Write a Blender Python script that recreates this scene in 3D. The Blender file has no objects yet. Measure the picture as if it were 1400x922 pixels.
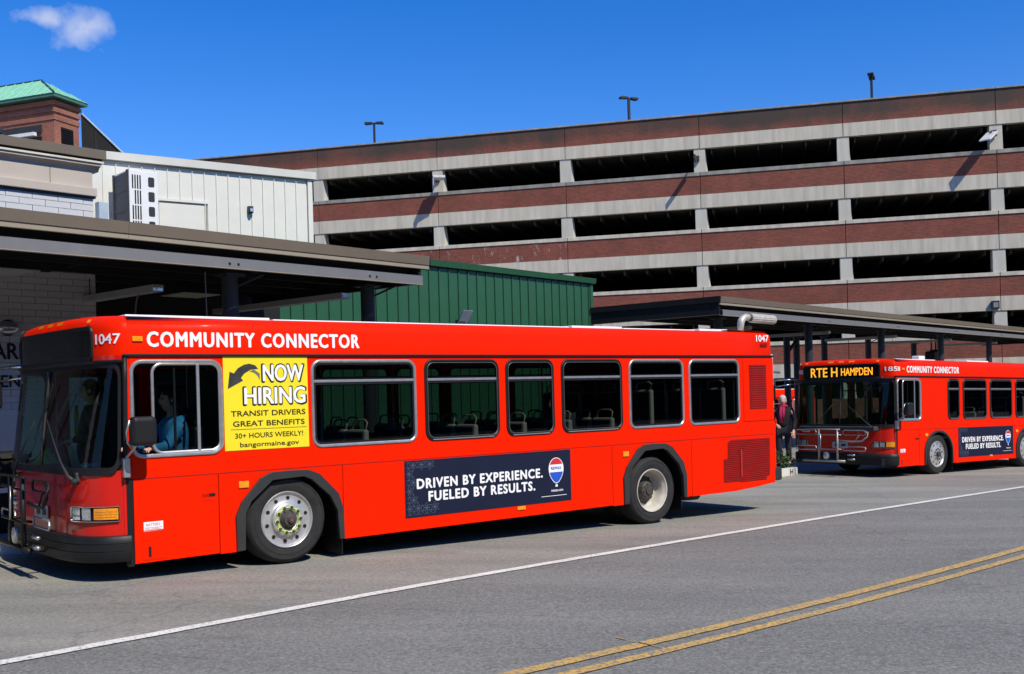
import bpy, bmesh, math, random
from mathutils import Vector, Matrix
from mathutils.geometry import tessellate_polygon
random.seed(7)
R = math.radians
scene = bpy.context.scene
COL = scene.collection

# ---------------------------------------------------------------- camera, world, sun, exposure
cam_d = bpy.data.cameras.new('camera'); cam = bpy.data.objects.new('camera', cam_d); COL.objects.link(cam)
cam_d.sensor_width = 36.0; cam_d.sensor_fit = 'HORIZONTAL'; cam_d.lens = 1430 / 1400 * 36
cam_d.shift_y = (538 - 461) / 1400; cam_d.clip_start = 0.1; cam_d.clip_end = 3000
EYE = 1.7756
cam.matrix_world = Matrix.Translation((0, 0, EYE)) @ Matrix.Rotation(R(90), 4, 'X') @ Matrix.Rotation(-0.027, 4, 'Z')
scene.camera = cam

SUN_EL = R(48); SUN_AZ = (0.62, -0.785)          # horizontal direction towards the sun
world = bpy.data.worlds.new('World'); scene.world = world; world.use_nodes = True
wn = world.node_tree.nodes; wl = world.node_tree.links; wn.clear()
w_out = wn.new('ShaderNodeOutputWorld'); w_bg = wn.new('ShaderNodeBackground'); w_sky = wn.new('ShaderNodeTexSky')
w_sky.sky_type = 'NISHITA'; w_sky.sun_disc = False; w_sky.sun_elevation = SUN_EL
w_sky.sun_rotation = math.atan2(SUN_AZ[0], SUN_AZ[1]); w_sky.altitude = 50; w_sky.air_density = 1.0
w_sky.dust_density = 0.0; w_sky.ozone_density = 2.2
w_hsv = wn.new('ShaderNodeHueSaturation'); w_hsv.inputs['Saturation'].default_value = 1.36
w_hsv.inputs['Hue'].default_value = 0.502
w_mul = wn.new('ShaderNodeMixRGB'); w_mul.blend_type = 'MULTIPLY'; w_mul.inputs[0].default_value = 1; w_mul.inputs[2].default_value = (1.02, 1.00, 1.22, 1)
wl.new(w_sky.outputs[0], w_mul.inputs[1]); wl.new(w_mul.outputs[0], w_hsv.inputs['Color'])
# one small wispy cloud standing at its own direction in the sky
tc = wn.new('ShaderNodeTexCoord')
def wmath(op, a, b=None, c=None):
    n = wn.new('ShaderNodeMath'); n.operation = op
    for i, v in enumerate((a, b, c)):
        if v is None: continue
        if isinstance(v, (int, float)): n.inputs[i].default_value = v
        else: wl.new(v, n.inputs[i])
    return n.outputs[0]
sepw = wn.new('ShaderNodeSeparateXYZ'); wl.new(tc.outputs['Generated'], sepw.inputs[0])
tx = wmath('DIVIDE', sepw.outputs[0], wmath('MAXIMUM', sepw.outputs[1], 0.05))
tz = wmath('DIVIDE', sepw.outputs[2], wmath('MAXIMUM', sepw.outputs[1], 0.05))
nzw = wn.new('ShaderNodeTexNoise'); nzw.inputs['Scale'].default_value = 26; nzw.inputs['Detail'].default_value = 7
nzw.inputs['Roughness'].default_value = 0.55
wl.new(tc.outputs['Generated'], nzw.inputs['Vector'])
def blob(cx, cz, rx, rz, rot):
    dx = wmath('SUBTRACT', tx, cx); dz = wmath('SUBTRACT', tz, cz)
    c, s = math.cos(rot), math.sin(rot)
    a = wmath('ADD', wmath('MULTIPLY', dx, c / rx), wmath('MULTIPLY', dz, s / rx))
    b = wmath('ADD', wmath('MULTIPLY', dx, -s / rz), wmath('MULTIPLY', dz, c / rz))
    return wmath('SUBTRACT', 1.0, wmath('SQRT', wmath('ADD', wmath('MULTIPLY', a, a), wmath('MULTIPLY', b, b))))
cl = wmath('MAXIMUM', wmath('MAXIMUM', blob(-0.405, 0.358, .034, .021, 0.1), blob(-0.441, 0.371, .044, .012, -0.25)),
           wmath('SUBTRACT', blob(-0.385, 0.340, .030, .012, -0.7), 0.9))
cl = wmath('MULTIPLY', wmath('ADD', cl, wmath('MULTIPLY', wmath('SUBTRACT', nzw.outputs[0], 0.5), 3.4)), 0.85)
clc = wn.new('ShaderNodeClamp'); wl.new(cl, clc.inputs[0])
cl2 = wmath('MULTIPLY', wmath('POWER', clc.outputs[0], 0.95), 0.60)
w_mix = wn.new('ShaderNodeMixRGB'); wl.new(cl2, w_mix.inputs[0]); wl.new(w_hsv.outputs[0], w_mix.inputs[1])
w_mix.inputs[2].default_value = (6.6, 6.6, 6.8, 1)
wl.new(w_mix.outputs[0], w_bg.inputs['Color']); w_bg.inputs['Strength'].default_value = 0.135
wl.new(w_bg.outputs[0], w_out.inputs['Surface'])

sun_d = bpy.data.lights.new('sun', 'SUN'); sun = bpy.data.objects.new('sun', sun_d); COL.objects.link(sun)
sun_d.energy = 5.0; sun_d.angle = R(0.5); sun_d.color = (1.0, 0.935, 0.80)
ce = math.cos(SUN_EL)
sun.rotation_euler = Vector((-SUN_AZ[0] * ce, -SUN_AZ[1] * ce, -math.sin(SUN_EL))).to_track_quat('-Z', 'Y').to_euler()
sun.location = (20, -30, 40)
scene.view_settings.view_transform = 'Standard'; scene.view_settings.look = 'None'
scene.view_settings.exposure = 0.0; scene.view_settings.gamma = 1.0
scene.cycles.max_bounces = 8; scene.cycles.transparent_max_bounces = 16
scene.cycles.caustics_reflective = False; scene.cycles.caustics_refractive = False

# ---------------------------------------------------------------- materials
MATS = {}
def mat(name, col, rough=0.6, metal=0.0, var=0.12, scale=3.0, bump=0.0, bscale=40.0, coat=0.0, emit=None, spec=None):
    if name in MATS: return MATS[name]
    m = bpy.data.materials.new(name); m.use_nodes = True; nt = m.node_tree; N = nt.nodes; L = nt.links
    b = N['Principled BSDF']; b.inputs['Roughness'].default_value = rough; b.inputs['Metallic'].default_value = metal
    b.inputs['Coat Weight'].default_value = coat; b.inputs['Coat Roughness'].default_value = 0.08
    b.inputs['Specular IOR Level'].default_value = .3 if spec is None else spec
    t = N.new('ShaderNodeTexCoord'); nz = N.new('ShaderNodeTexNoise'); nz.inputs['Scale'].default_value = scale
    nz.inputs['Detail'].default_value = 6; nz.inputs['Roughness'].default_value = 0.6
    L.new(t.outputs['Object'], nz.inputs['Vector'])
    r = N.new('ShaderNodeValToRGB'); r.color_ramp.elements[0].position = 0.3; r.color_ramp.elements[1].position = 0.72
    r.color_ramp.elements[0].color = [c * (1 - var) for c in col] + [1]
    r.color_ramp.elements[1].color = [min(1, c * (1 + var)) for c in col] + [1]
    L.new(nz.outputs[0], r.inputs[0]); L.new(r.outputs[0], b.inputs['Base Color'])
    if bump:
        n2 = N.new('ShaderNodeTexNoise'); n2.inputs['Scale'].default_value = bscale; n2.inputs['Detail'].default_value = 4
        L.new(t.outputs['Object'], n2.inputs['Vector'])
        bp = N.new('ShaderNodeBump'); bp.inputs['Strength'].default_value = bump; bp.inputs['Distance'].default_value = 0.02
        L.new(n2.outputs[0], bp.inputs['Height']); L.new(bp.outputs[0], b.inputs['Normal'])
    if emit:
        b.inputs['Emission Color'].default_value = list(emit[0]) + [1]; b.inputs['Emission Strength'].default_value = emit[1]
    m['rr'] = 1; MATS[name] = m; return m
def glass(name, tint, ior=1.5, rough=0.0):
    m = bpy.data.materials.new(name); m.use_nodes = True; N = m.node_tree.nodes; L = m.node_tree.links; N.clear()
    o = N.new('ShaderNodeOutputMaterial'); mx = N.new('ShaderNodeMixShader'); tr = N.new('ShaderNodeBsdfTransparent')
    gl = N.new('ShaderNodeBsdfGlossy'); fr = N.new('ShaderNodeFresnel'); fr.inputs[0].default_value = ior
    tr.inputs[0].default_value = list(tint) + [1]; gl.inputs['Roughness'].default_value = rough
    L.new(fr.outputs[0], mx.inputs[0]); L.new(tr.outputs[0], mx.inputs[1]); L.new(gl.outputs[0], mx.inputs[2])
    L.new(mx.outputs[0], o.inputs[0]); MATS[name] = m; return m
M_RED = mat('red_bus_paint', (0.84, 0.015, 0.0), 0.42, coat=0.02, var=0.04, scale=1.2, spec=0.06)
M_REDF = mat('shade_darkened_front_red', (0.60, 0.010, 0.004), 0.25, coat=0.45, var=0.05, scale=1.5)  # front red darkened to stand in for the nose lying in shade
M_WHITE = mat('white_paint', (0.72, 0.72, 0.70), 0.5, var=0.05)
M_LET = mat('white_vinyl', (0.85, 0.85, 0.85), 0.5, var=0.02)
M_BLACK = mat('black_rubber', (0.010, 0.010, 0.0105), 0.5, var=0.2, spec=0.3)
M_BLK2 = mat('black_vinyl', (0.010, 0.010, 0.010), 0.6, var=0.1)
M_TYRE = mat('tyre_rubber', (0.024, 0.024, 0.0235), 0.78, var=0.3, scale=8, bump=0.15, bscale=60)
M_GREYP = mat('dark_grey_plastic', (0.034, 0.035, 0.0345), 0.5, var=0.15)
M_BUMP = mat('bumper_rubber', (0.012, 0.0125, 0.013), 0.5, var=0.25, scale=6)
M_ALU = mat('aluminium', (0.50, 0.49, 0.47), 0.36, metal=0.75, var=0.15, scale=14)
M_CHR = mat('chrome', (0.75, 0.75, 0.75), 0.12, metal=1.0, var=0.05)
M_RIM = mat('rim_aluminium', (0.55, 0.54, 0.52), 0.38, metal=0.55, var=0.12, scale=9)
M_RIMS = mat('painted_steel_rim', (0.52, 0.49, 0.42), 0.5, var=0.2, scale=7)
M_HUB = mat('dirty_hub', (0.09, 0.08, 0.07), 0.6, metal=0.4, var=0.4, scale=20)
M_LIME = mat('lime_plastic', (0.55, 0.72, 0.12), 0.5, var=0.1)
M_AMB = mat('amber_lens', (0.85, 0.30, 0.01), 0.15, coat=0.8, var=0.2, scale=40)
M_REDL = mat('dark_red_grille', (0.30, 0.008, 0.005), 0.5, var=0.15, scale=8)
M_YEL = mat('yellow_poster', (0.86, 0.70, 0.02), 0.55, var=0.04, scale=1.5)
M_NAVY = mat('navy_poster', (0.010, 0.0145, 0.036), 0.8, spec=.15, var=0.08)
M_NAVL = mat('pale_navy_line', (0.10, 0.125, 0.18), 0.5)
M_BLUE = mat('poster_blue', (0.02, 0.09, 0.50), 0.5); M_PRED = mat('poster_red', (0.62, 0.03, 0.04), 0.5)
M_INT = mat('interior_grey', (0.10, 0.10, 0.10), 0.7); M_SEAT = mat('seat_shell', (0.55, 0.53, 0.47), 0.5)
M_SEATC = mat('seat_cloth', (0.05, 0.055, 0.07), 0.9); M_FLOORI = mat('interior_floor', (0.05, 0.05, 0.05), 0.8)
M_LENS = mat('clear_lens', (0.55, 0.57, 0.60), 0.08, metal=0.6, var=0.3, scale=30)
M_LED = mat('lit_amber_led', (0.9, 0.4, 0.02), 0.5, emit=((1.0, 0.42, 0.03), 1.15))
M_SIGN = mat('sign_glass', (0.005, 0.005, 0.006), 0.15, var=0.3, scale=2, spec=0.3)
M_EXH = mat('exhaust_metal', (0.55, 0.50, 0.42), 0.45, metal=0.3, var=0.2, scale=10)
M_MIRR = mat('mirror_black', (0.014, 0.014, 0.015), 0.42, var=0.1)
G_SIDE = glass('tinted_side_glass', (0.36, 0.40, 0.385), 1.32)
G_CLEAR = glass('clear_driver_glass', (0.50, 0.58, 0.56), 1.32)
G_WS = glass('green_windshield_glass', (0.46, 0.70, 0.59), 1.40)

# ---------------------------------------------------------------- mesh helpers
class MB:
    def __init__(s): s.v = []; s.f = []
    def add(s, vs, fs):
        k = len(s.v); s.v += [tuple(v) for v in vs]; s.f += [tuple(i + k for i in f) for f in fs]; return s
    def box(s, x0, x1, y0, y1, z0, z1):
        return s.add([(x0,y0,z0),(x1,y0,z0),(x1,y1,z0),(x0,y1,z0),(x0,y0,z1),(x1,y0,z1),(x1,y1,z1),(x0,y1,z1)],
                     [(0,3,2,1),(4,5,6,7),(0,1,5,4),(1,2,6,5),(2,3,7,6),(3,0,4,7)])
    def tube(s, pts, r, n=8, closed=False, caps=True):
        pts = [Vector(p) for p in pts]; m = len(pts); rings = []
        for i, p in enumerate(pts):
            a = pts[(i - 1) % m] if (closed or i > 0) else p; b = pts[(i + 1) % m] if (closed or i < m - 1) else p
            t = (b - a).normalized(); u = t.cross(Vector((0, 0, 1)))
            if u.length < 0.05: u = t.cross(Vector((0, 1, 0)))
            u.normalize(); w = t.cross(u)
            rr = r[i] if isinstance(r, (list, tuple)) else r
            rings.append([p + (u * math.cos(2*math.pi*k/n) + w * math.sin(2*math.pi*k/n)) * rr for k in range(n)])
        vs = [v for q in rings for v in q]; fs = []
        for i in range(m if closed else m - 1):
            j = (i + 1) % m
            fs += [(i*n+k, i*n+(k+1) % n, j*n+(k+1) % n, j*n+k) for k in range(n)]
        if caps and not closed: fs += [tuple(range(n))[::-1], tuple((m-1)*n+k for k in range(n))]
        return s.add(vs, fs)
    def lathe(s, c, ax, prof, n=32):
        """prof: list of (radius, distance along axis)"""
        c = Vector(c); ax = Vector(ax).normalized(); u = ax.cross(Vector((0, 0, 1)))
        if u.length < 0.05: u = ax.cross(Vector((1, 0, 0)))
        u.normalize(); w = ax.cross(u); vs = []
        for r, h in prof:
            for k in range(n):
                a = 2*math.pi*k/n; vs.append(c + ax*h + (u*math.cos(a) + w*math.sin(a))*r)
        fs = []
        for i in range(len(prof)-1):
            fs += [(i*n+k, i*n+(k+1) % n, (i+1)*n+(k+1) % n, (i+1)*n+k) for k in range(n)]
        return s.add(vs, fs)
    def plate(s, loops, y0, y1, mp=None):
        """loops in (x,z); the first is the outline, others are holes; extruded from y0 to y1"""
        mp = mp or (lambda x, y, z: (x, y, z))
        lv = [[Vector((p[0], p[1], 0)) for p in l] for l in loops]
        tri = tessellate_polygon(lv); flat = [p for l in loops for p in l]; n = len(flat)
        vs = [mp(p[0], y0, p[1]) for p in flat] + [mp(p[0], y1, p[1]) for p in flat]
        fs = [tuple(t) for t in tri] + [tuple(i + n for i in reversed(t)) for t in tri]
        k = 0
        for l in loops:
            m = len(l)
            for i in range(m): fs.append((k+i, k+(i+1) % m, k+(i+1) % m+n, k+i+n))
            k += m
        return s.add(vs, fs)
    def rings(s, loops):
        """bridge equal-length closed 3D loops"""
        n = len(loops[0]); vs = [v for l in loops for v in l]; fs = []
        for i in range(len(loops)-1): fs += [(i*n+k, i*n+(k+1) % n, (i+1)*n+(k+1) % n, (i+1)*n+k) for k in range(n)]
        return s.add(vs, fs)
    def sheet(s, fn, nu, nv):
        vs = [fn(i/nu, j/nv) for i in range(nu+1) for j in range(nv+1)]
        fs = [(i*(nv+1)+j, (i+1)*(nv+1)+j, (i+1)*(nv+1)+j+1, i*(nv+1)+j+1) for i in range(nu) for j in range(nv)]
        return s.add(vs, fs)
    def mesh(s, name, m, smooth=False, fix=True):
        me = bpy.data.meshes.new(name); me.from_pydata(s.v, [], s.f); me.materials.append(m)
        if fix:
            b = bmesh.new(); b.from_mesh(me); bmesh.ops.recalc_face_normals(b, faces=b.faces); b.to_mesh(me); b.free()
        if smooth:
            for p in me.polygons: p.use_smooth = True
            if smooth is not True:
                try: me.set_sharp_from_angle(angle=R(smooth))
                except Exception: pass
        return me
    def build(s, name, m, parent=None, smooth=False, fix=True, bevel=0):
        o = bpy.data.objects.new(name, s.mesh(name, m, smooth, fix)); COL.objects.link(o)
        if parent is not None: o.parent = parent
        if bevel:
            md = o.modifiers.new('bevel', 'BEVEL'); md.width = bevel; md.segments = 2; md.limit_method = 'ANGLE'
        return o
def box(name, m, parent, *d, bevel=0): return MB().box(*d).build(name, m, parent, bevel=bevel)
def share(src, parent, loc=(0,0,0), rot=None, label=None):
    o = src.copy(); COL.objects.link(o); o.parent = parent; o.location = loc
    if rot: o.rotation_euler = rot
    return o
def thing(name, label, cat, loc=(0,0,0), rotz=0.0, group=None):
    o = bpy.data.objects.new(name, None); COL.objects.link(o); o.location = loc; o.rotation_euler = (0,0,rotz)
    o.empty_display_size = 0.2; tag(o, label, cat, group); return o
def tag(o, label, cat, group=None):
    o['label'] = label; o['category'] = cat
    if group: o['group'] = group
    return o
def struct(o): o['kind'] = 'structure'; return o
def copy_tree(o, parent=None):
    c = o.copy(); COL.objects.link(c); c.parent = parent
    for ch in list(o.children): copy_tree(ch, c)
    return c
def rrect(x0, x1, z0, z1, r, n=5):
    out = []
    for cx, cz, a0 in ((x1-r, z1-r, 0), (x0+r, z1-r, 90), (x0+r, z0+r, 180), (x1-r, z0+r, 270)):
        for k in range(n+1):
            a = R(a0 + 90*k/n); out.append((cx + r*math.cos(a), cz + r*math.sin(a)))
    return out
def catmull(P, m):
    P = [Vector(p) for p in P]; out = []
    for i in range(len(P)-1):
        a = P[max(i-1, 0)]; b = P[i]; c = P[i+1]; d = P[min(i+2, len(P)-1)]
        for k in range(m):
            t = k/m
            out.append(0.5*((2*b) + (c-a)*t + (2*a-5*b+4*c-d)*t*t + (3*b-a-3*c+d)*t**3))
    out.append(P[-1]); return out
def text_mesh(body, x0, x1, z0, z1, bold=0.0, depth=0.0, space=1.0, shear=0.0):
    cu = bpy.data.curves.new('lettering', 'FONT'); cu.body = body; cu.space_character = space
    cu.resolution_u = 3; cu.shear = shear; cu.offset = 0.0
    o = bpy.data.objects.new('lettering', cu); me = bpy.data.meshes.new_from_object(o)
    bpy.data.objects.remove(o); bpy.data.curves.remove(cu)
    xs = [v.co.x for v in me.vertices]; ys = [v.co.y for v in me.vertices]
    ax, bx_, ay, by_ = min(xs), max(xs), min(ys), max(ys)
    for v in me.vertices:
        v.co = (x0 + (v.co.x-ax)/(bx_-ax)*(x1-x0), 0, z0 + (v.co.y-ay)/(by_-ay)*(z1-z0))
    return me
def lettering(body, x0, x1, z0, z1, m, parent, y=-0.004, bold=0.02, mp=None, space=1.0, name='lettering', shear=0.0):
    me = text_mesh(body, x0, x1, z0, z1, bold, space=space, shear=shear)
    for v in me.vertices:
        v.co = (v.co.x, y, v.co.z) if mp is None else mp(v.co.x, v.co.z)
    e = bold*(z1-z0)*0.95
    if e > 0.0005:      # heavier strokes: the same outline laid down again, a hair to each side
        vs = [v.co.copy() for v in me.vertices]; fs = [tuple(q.vertices) for q in me.polygons]; d = Vector((e, 0, 0))
        if mp is not None: q0, q1 = Vector(mp(x0, z0)), Vector(mp(x1, z0)); d = (q1-q0).normalized()*e
        n = len(vs); V = []; F = []
        for k, (s, dz) in enumerate([(0, 0)] + [(math.cos(q*math.pi/4), math.sin(q*math.pi/4)) for q in range(8)]):
            off = d*s + Vector((0, 0, dz*e*.8)) + (Vector((0, -.00010*k, 0)) if mp is None else Vector((-.00015*k, 0, 0)))
            V += [v + off for v in vs]; F += [tuple(i + k*n for i in f) for f in fs]
        me = bpy.data.meshes.new('lettering'); me.from_pydata(V, [], F)
    me.materials.clear(); me.materials.append(m)
    o = bpy.data.objects.new(name, me); COL.objects.link(o); o.parent = parent; return o

# ---------------------------------------------------------------- the place's frames
TH1 = R(38.4); P0 = Vector((-3.729, 10.209, 0)); D1 = Vector((math.cos(TH1), math.sin(TH1), 0)); N1 = Vector((-D1.y, D1.x, 0))
GS = 0.0216                                    # the street falls gently along the first bus
def gz(s): return -GS * (max(-20, min(60, s)) - 1.606)
def bw(s, o, dz=0.0):                          # bus frame -> world, on the sloping ground
    p = P0 + D1*s + N1*o; return Vector((p.x, p.y, gz(s) + dz))
def gz_at(x, y): return gz((Vector((x, y, 0)) - P0).dot(D1))
# ---------------------------------------------------------------- ground materials
def asphalt(name, c0, c1, patch, speck=0.5):
    m = bpy.data.materials.new(name); m.use_nodes = True; N = m.node_tree.nodes; L = m.node_tree.links
    b = N['Principled BSDF']; b.inputs['Roughness'].default_value = 0.85; b.inputs['Specular IOR Level'].default_value = 0.3
    t = N.new('ShaderNodeTexCoord')
    big = N.new('ShaderNodeTexNoise'); big.inputs['Scale'].default_value = 0.55; big.inputs['Detail'].default_value = 7
    big.inputs['Roughness'].default_value = 0.62
    mp = N.new('ShaderNodeMapping'); mp.inputs['Rotation'].default_value = (0, 0, -TH1); mp.inputs['Scale'].default_value = (0.35, 1.6, 1)
    L.new(t.outputs['Object'], mp.inputs[0]); L.new(mp.outputs[0], big.inputs['Vector'])
    r = N.new('ShaderNodeValToRGB'); r.color_ramp.elements[0].position = 0.32; r.color_ramp.elements[1].position = 0.70
    r.color_ramp.elements[0].color = c0 + (1,); r.color_ramp.elements[1].color = c1 + (1,)
    e = r.color_ramp.elements.new(0.52); e.color = patch + (1,)
    L.new(big.outputs[0], r.inputs[0])
    vo = N.new('ShaderNodeTexVoronoi'); vo.inputs['Scale'].default_value = 75; L.new(t.outputs['Object'], vo.inputs['Vector'])
    fine = N.new('ShaderNodeTexNoise'); fine.inputs['Scale'].default_value = 30; fine.inputs['Detail'].default_value = 5
    fine.inputs['Roughness'].default_value = 0.75
    L.new(t.outputs['Object'], fine.inputs['Vector'])
    r2 = N.new('ShaderNodeValToRGB'); r2.color_ramp.elements[0].position = 0.30; r2.color_ramp.elements[1].position = 0.72
    r2.color_ramp.elements[0].color = (1-speck,)*3 + (1,); r2.color_ramp.elements[1].color = (1+speck,)*3 + (1,)
    L.new(fine.outputs[0], r2.inputs[0])
    mx = N.new('ShaderNodeMixRGB'); mx.blend_type = 'MULTIPLY'; mx.inputs[0].default_value = 1
    L.new(r.outputs[0], mx.inputs[1]); L.new(r2.outputs[0], mx.inputs[2])
    # scattered pale aggregate
    sepc = N.new('ShaderNodeSeparateColor'); L.new(vo.outputs['Color'], sepc.inputs[0])
    gt = N.new('ShaderNodeMath'); gt.operation = 'GREATER_THAN'; gt.inputs[1].default_value = 0.86
    L.new(sepc.outputs[0], gt.inputs[0])
    md = N.new('ShaderNodeMath'); md.operation = 'MULTIPLY'; md.inputs[1].default_value = 0.45; L.new(gt.outputs[0], md.inputs[0])
    mx2 = N.new('ShaderNodeMixRGB'); L.new(md.outputs[0], mx2.inputs[0]); L.new(mx.outputs[0], mx2.inputs[1])
    mx2.inputs[2].default_value = (0.36, 0.355, 0.33, 1)
    # thin long wheel-track cracks
    w = N.new('ShaderNodeTexVoronoi'); w.feature = 'DISTANCE_TO_EDGE'; w.inputs['Scale'].default_value = 0.32
    mp2 = N.new('ShaderNodeMapping'); mp2.inputs['Scale'].default_value = (0.45, 1.3, 1); mp2.inputs['Rotation'].default_value = (0, 0, -TH1)
    n3 = N.new('ShaderNodeTexNoise'); n3.inputs['Scale'].default_value = 1.5; n3.inputs['Detail'].default_value = 5
    ad = N.new('ShaderNodeMixRGB'); ad.blend_type = 'ADD'; ad.inputs[0].default_value = 0.5
    L.new(t.outputs['Object'], n3.inputs['Vector']); L.new(t.outputs['Object'], ad.inputs[1]); L.new(n3.outputs[1], ad.inputs[2])
    L.new(ad.outputs[0], mp2.inputs[0]); L.new(mp2.outputs[0], w.inputs['Vector'])
    lt = N.new('ShaderNodeMath'); lt.operation = 'LESS_THAN'; lt.inputs[1].default_value = 0.0035; L.new(w.outputs[0], lt.inputs[0])
    lm = N.new('ShaderNodeMath'); lm.operation = 'MULTIPLY'; lm.inputs[1].default_value = 0.16; L.new(lt.outputs[0], lm.inputs[0])
    mx3 = N.new('ShaderNodeMixRGB'); L.new(lm.outputs[0], mx3.inputs[0]); L.new(mx2.outputs[0], mx3.inputs[1])
    mx3.inputs[2].default_value = (0.03, 0.03, 0.03, 1)
    oil = N.new('ShaderNodeTexNoise'); oil.inputs['Scale'].default_value = 1.1; oil.inputs['Detail'].default_value = 9; oil.inputs['Roughness'].default_value = 0.72
    mpo = N.new('ShaderNodeMapping'); mpo.inputs['Rotation'].default_value = (0, 0, -TH1); mpo.inputs['Scale'].default_value = (0.55, 1.5, 1); mpo.inputs['Location'].default_value = (3.1, 7.7, 0)
    L.new(t.outputs['Object'], mpo.inputs[0]); L.new(mpo.outputs[0], oil.inputs['Vector'])
    orr = N.new('ShaderNodeMapRange'); orr.inputs['From Min'].default_value = 0.58; orr.inputs['From Max'].default_value = 0.72; orr.inputs['To Max'].default_value = 0.42
    L.new(oil.outputs[0], orr.inputs['Value'])
    mx4 = N.new('ShaderNodeMixRGB'); L.new(orr.outputs[0], mx4.inputs[0]); L.new(mx3.outputs[0], mx4.inputs[1]); mx4.inputs[2].default_value = (0.085, 0.083, 0.078, 1)
    L.new(mx4.outputs[0], b.inputs['Base Color'])
    bp = N.new('ShaderNodeBump'); bp.inputs['Strength'].default_value = 0.8; bp.inputs['Distance'].default_value = 0.014
    L.new(fine.outputs[0], bp.inputs['Height']); L.new(bp.outputs[0], b.inputs['Normal'])
    MATS[name] = m; return m
M_ROAD = asphalt('worn_road_asphalt', (0.158, 0.158, 0.142), (0.232, 0.228, 0.200), (0.192, 0.190, 0.168), 0.50)
M_LANE = asphalt('old_bus_lane_asphalt', (0.195, 0.192, 0.166), (0.335, 0.318, 0.268), (0.265, 0.254, 0.216), 0.40)
def marking(name, col, wear):
    m = mat(name, col, 0.7, var=0.08); N = m.node_tree.nodes; L = m.node_tree.links; b = N['Principled BSDF']
    t = N['Texture Coordinate']; n = N.new('ShaderNodeTexNoise'); n.inputs['Scale'].default_value = 34; n.inputs['Detail'].default_value = 6
    n.inputs['Roughness'].default_value = 0.7
    L.new(t.outputs['Object'], n.inputs['Vector'])
    r = N.new('ShaderNodeValToRGB'); r.color_ramp.elements[0].position = wear; r.color_ramp.elements[1].position = wear + 0.12
    r.color_ramp.elements[0].color = (1, 1, 1, 1); r.color_ramp.elements[1].color = (0, 0, 0, 1); L.new(n.outputs[0], r.inputs[0])
    src = b.inputs['Base Color'].links[0].from_socket; mx = N.new('ShaderNodeMixRGB'); L.new(r.outputs[0], mx.inputs[0])
    L.new(src, mx.inputs[1]); mx.inputs[2].default_value = (0.19, 0.185, 0.17, 1); L.new(mx.outputs[0], b.inputs['Base Color']); return m
M_LINEW = marking('worn_white_road_paint', (0.74, 0.72, 0.64), 0.35)
M_LINEY = marking('worn_yellow_road_paint', (0.62, 0.38, 0.085), 0.42)
M_CONC = mat('sidewalk_concrete', (0.24, 0.23, 0.21), 0.85, var=0.15, bump=0.2)

SS = [-400, -20, -8, 0, 10, 20, 30, 45, 60, 400]
m = MB()
for i in range(len(SS)-1):
    m.add([bw(SS[i], -300), bw(SS[i+1], -300), bw(SS[i+1], 300), bw(SS[i], 300)], [(0, 1, 2, 3)])
struct(m.build('ground', M_ROAD, fix=False))
# centre lines of the painted edge line and the double yellow line (bus frame)
WL = [(-30, -7.6), (-10, -4.15), (-4, -3.12), (-1.8, -2.74), (1.31, -2.17), (3.4, -1.86), (6.55, -1.47), (11.27, -0.96), (17.2, -0.44), (26, 0.2), (45, 1.2)]
Y1 = [(-30, -6.2), (-10, -5.55), (0.6, -5.18), (1.94, -5.13), (3.79, -5.02), (5.67, -4.86), (8.41, -4.58), (14, -3.95), (25, -2.7), (45, -0.6)]
def ribbon(name, path, w, dz, m, off=0.0):
    P = catmull([(a, b, 0) for a, b in path], 14); vs = []; fs = []
    for i, p in enumerate(P):
        q = P[min(i+1, len(P)-1)] - P[max(i-1, 0)]; n = Vector((-q.y, q.x, 0)).normalized()
        jit = 0.003*math.sin(i*1.7) + 0.002*math.sin(i*4.1)
        a = p + n*(off + w/2 + jit); b = p + n*(off - w/2 + jit)
        vs += [bw(a.x, a.y, dz), bw(b.x, b.y, dz)]
        if i: fs.append((2*i-2, 2*i-1, 2*i+1, 2*i))
    return struct(MB().add(vs, fs).build(name, m, fix=False))
KERB = [(-30, 2.95), (9.6, 2.85), (16.3, 4.72), (17.35, 5.02), (18.1, 7.15), (32, 6.75), (33, 9.0), (45, 8.6)]
P = [Vector((a, b, 0)) for a, b in WL]
ln = catmull([(a, b, 0) for a, b in WL], 8); vs = []; fs = []
for i, p in enumerate(ln): vs += [bw(p.x, p.y, .004), bw(p.x, 10.5, .004)]
for i in range(len(ln)-1): fs.append((2*i, 2*i+2, 2*i+3, 2*i+1))
struct(MB().add(vs, fs).build('bus_lane', M_LANE, fix=False))
ribbon('white_edge_line', WL, 0.125, 0.009, M_LINEW)
ribbon('yellow_centre_line', Y1, 0.115, 0.009, M_LINEY); ribbon('yellow_centre_line', Y1, 0.10, 0.009, M_LINEY, off=-0.235)
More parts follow.
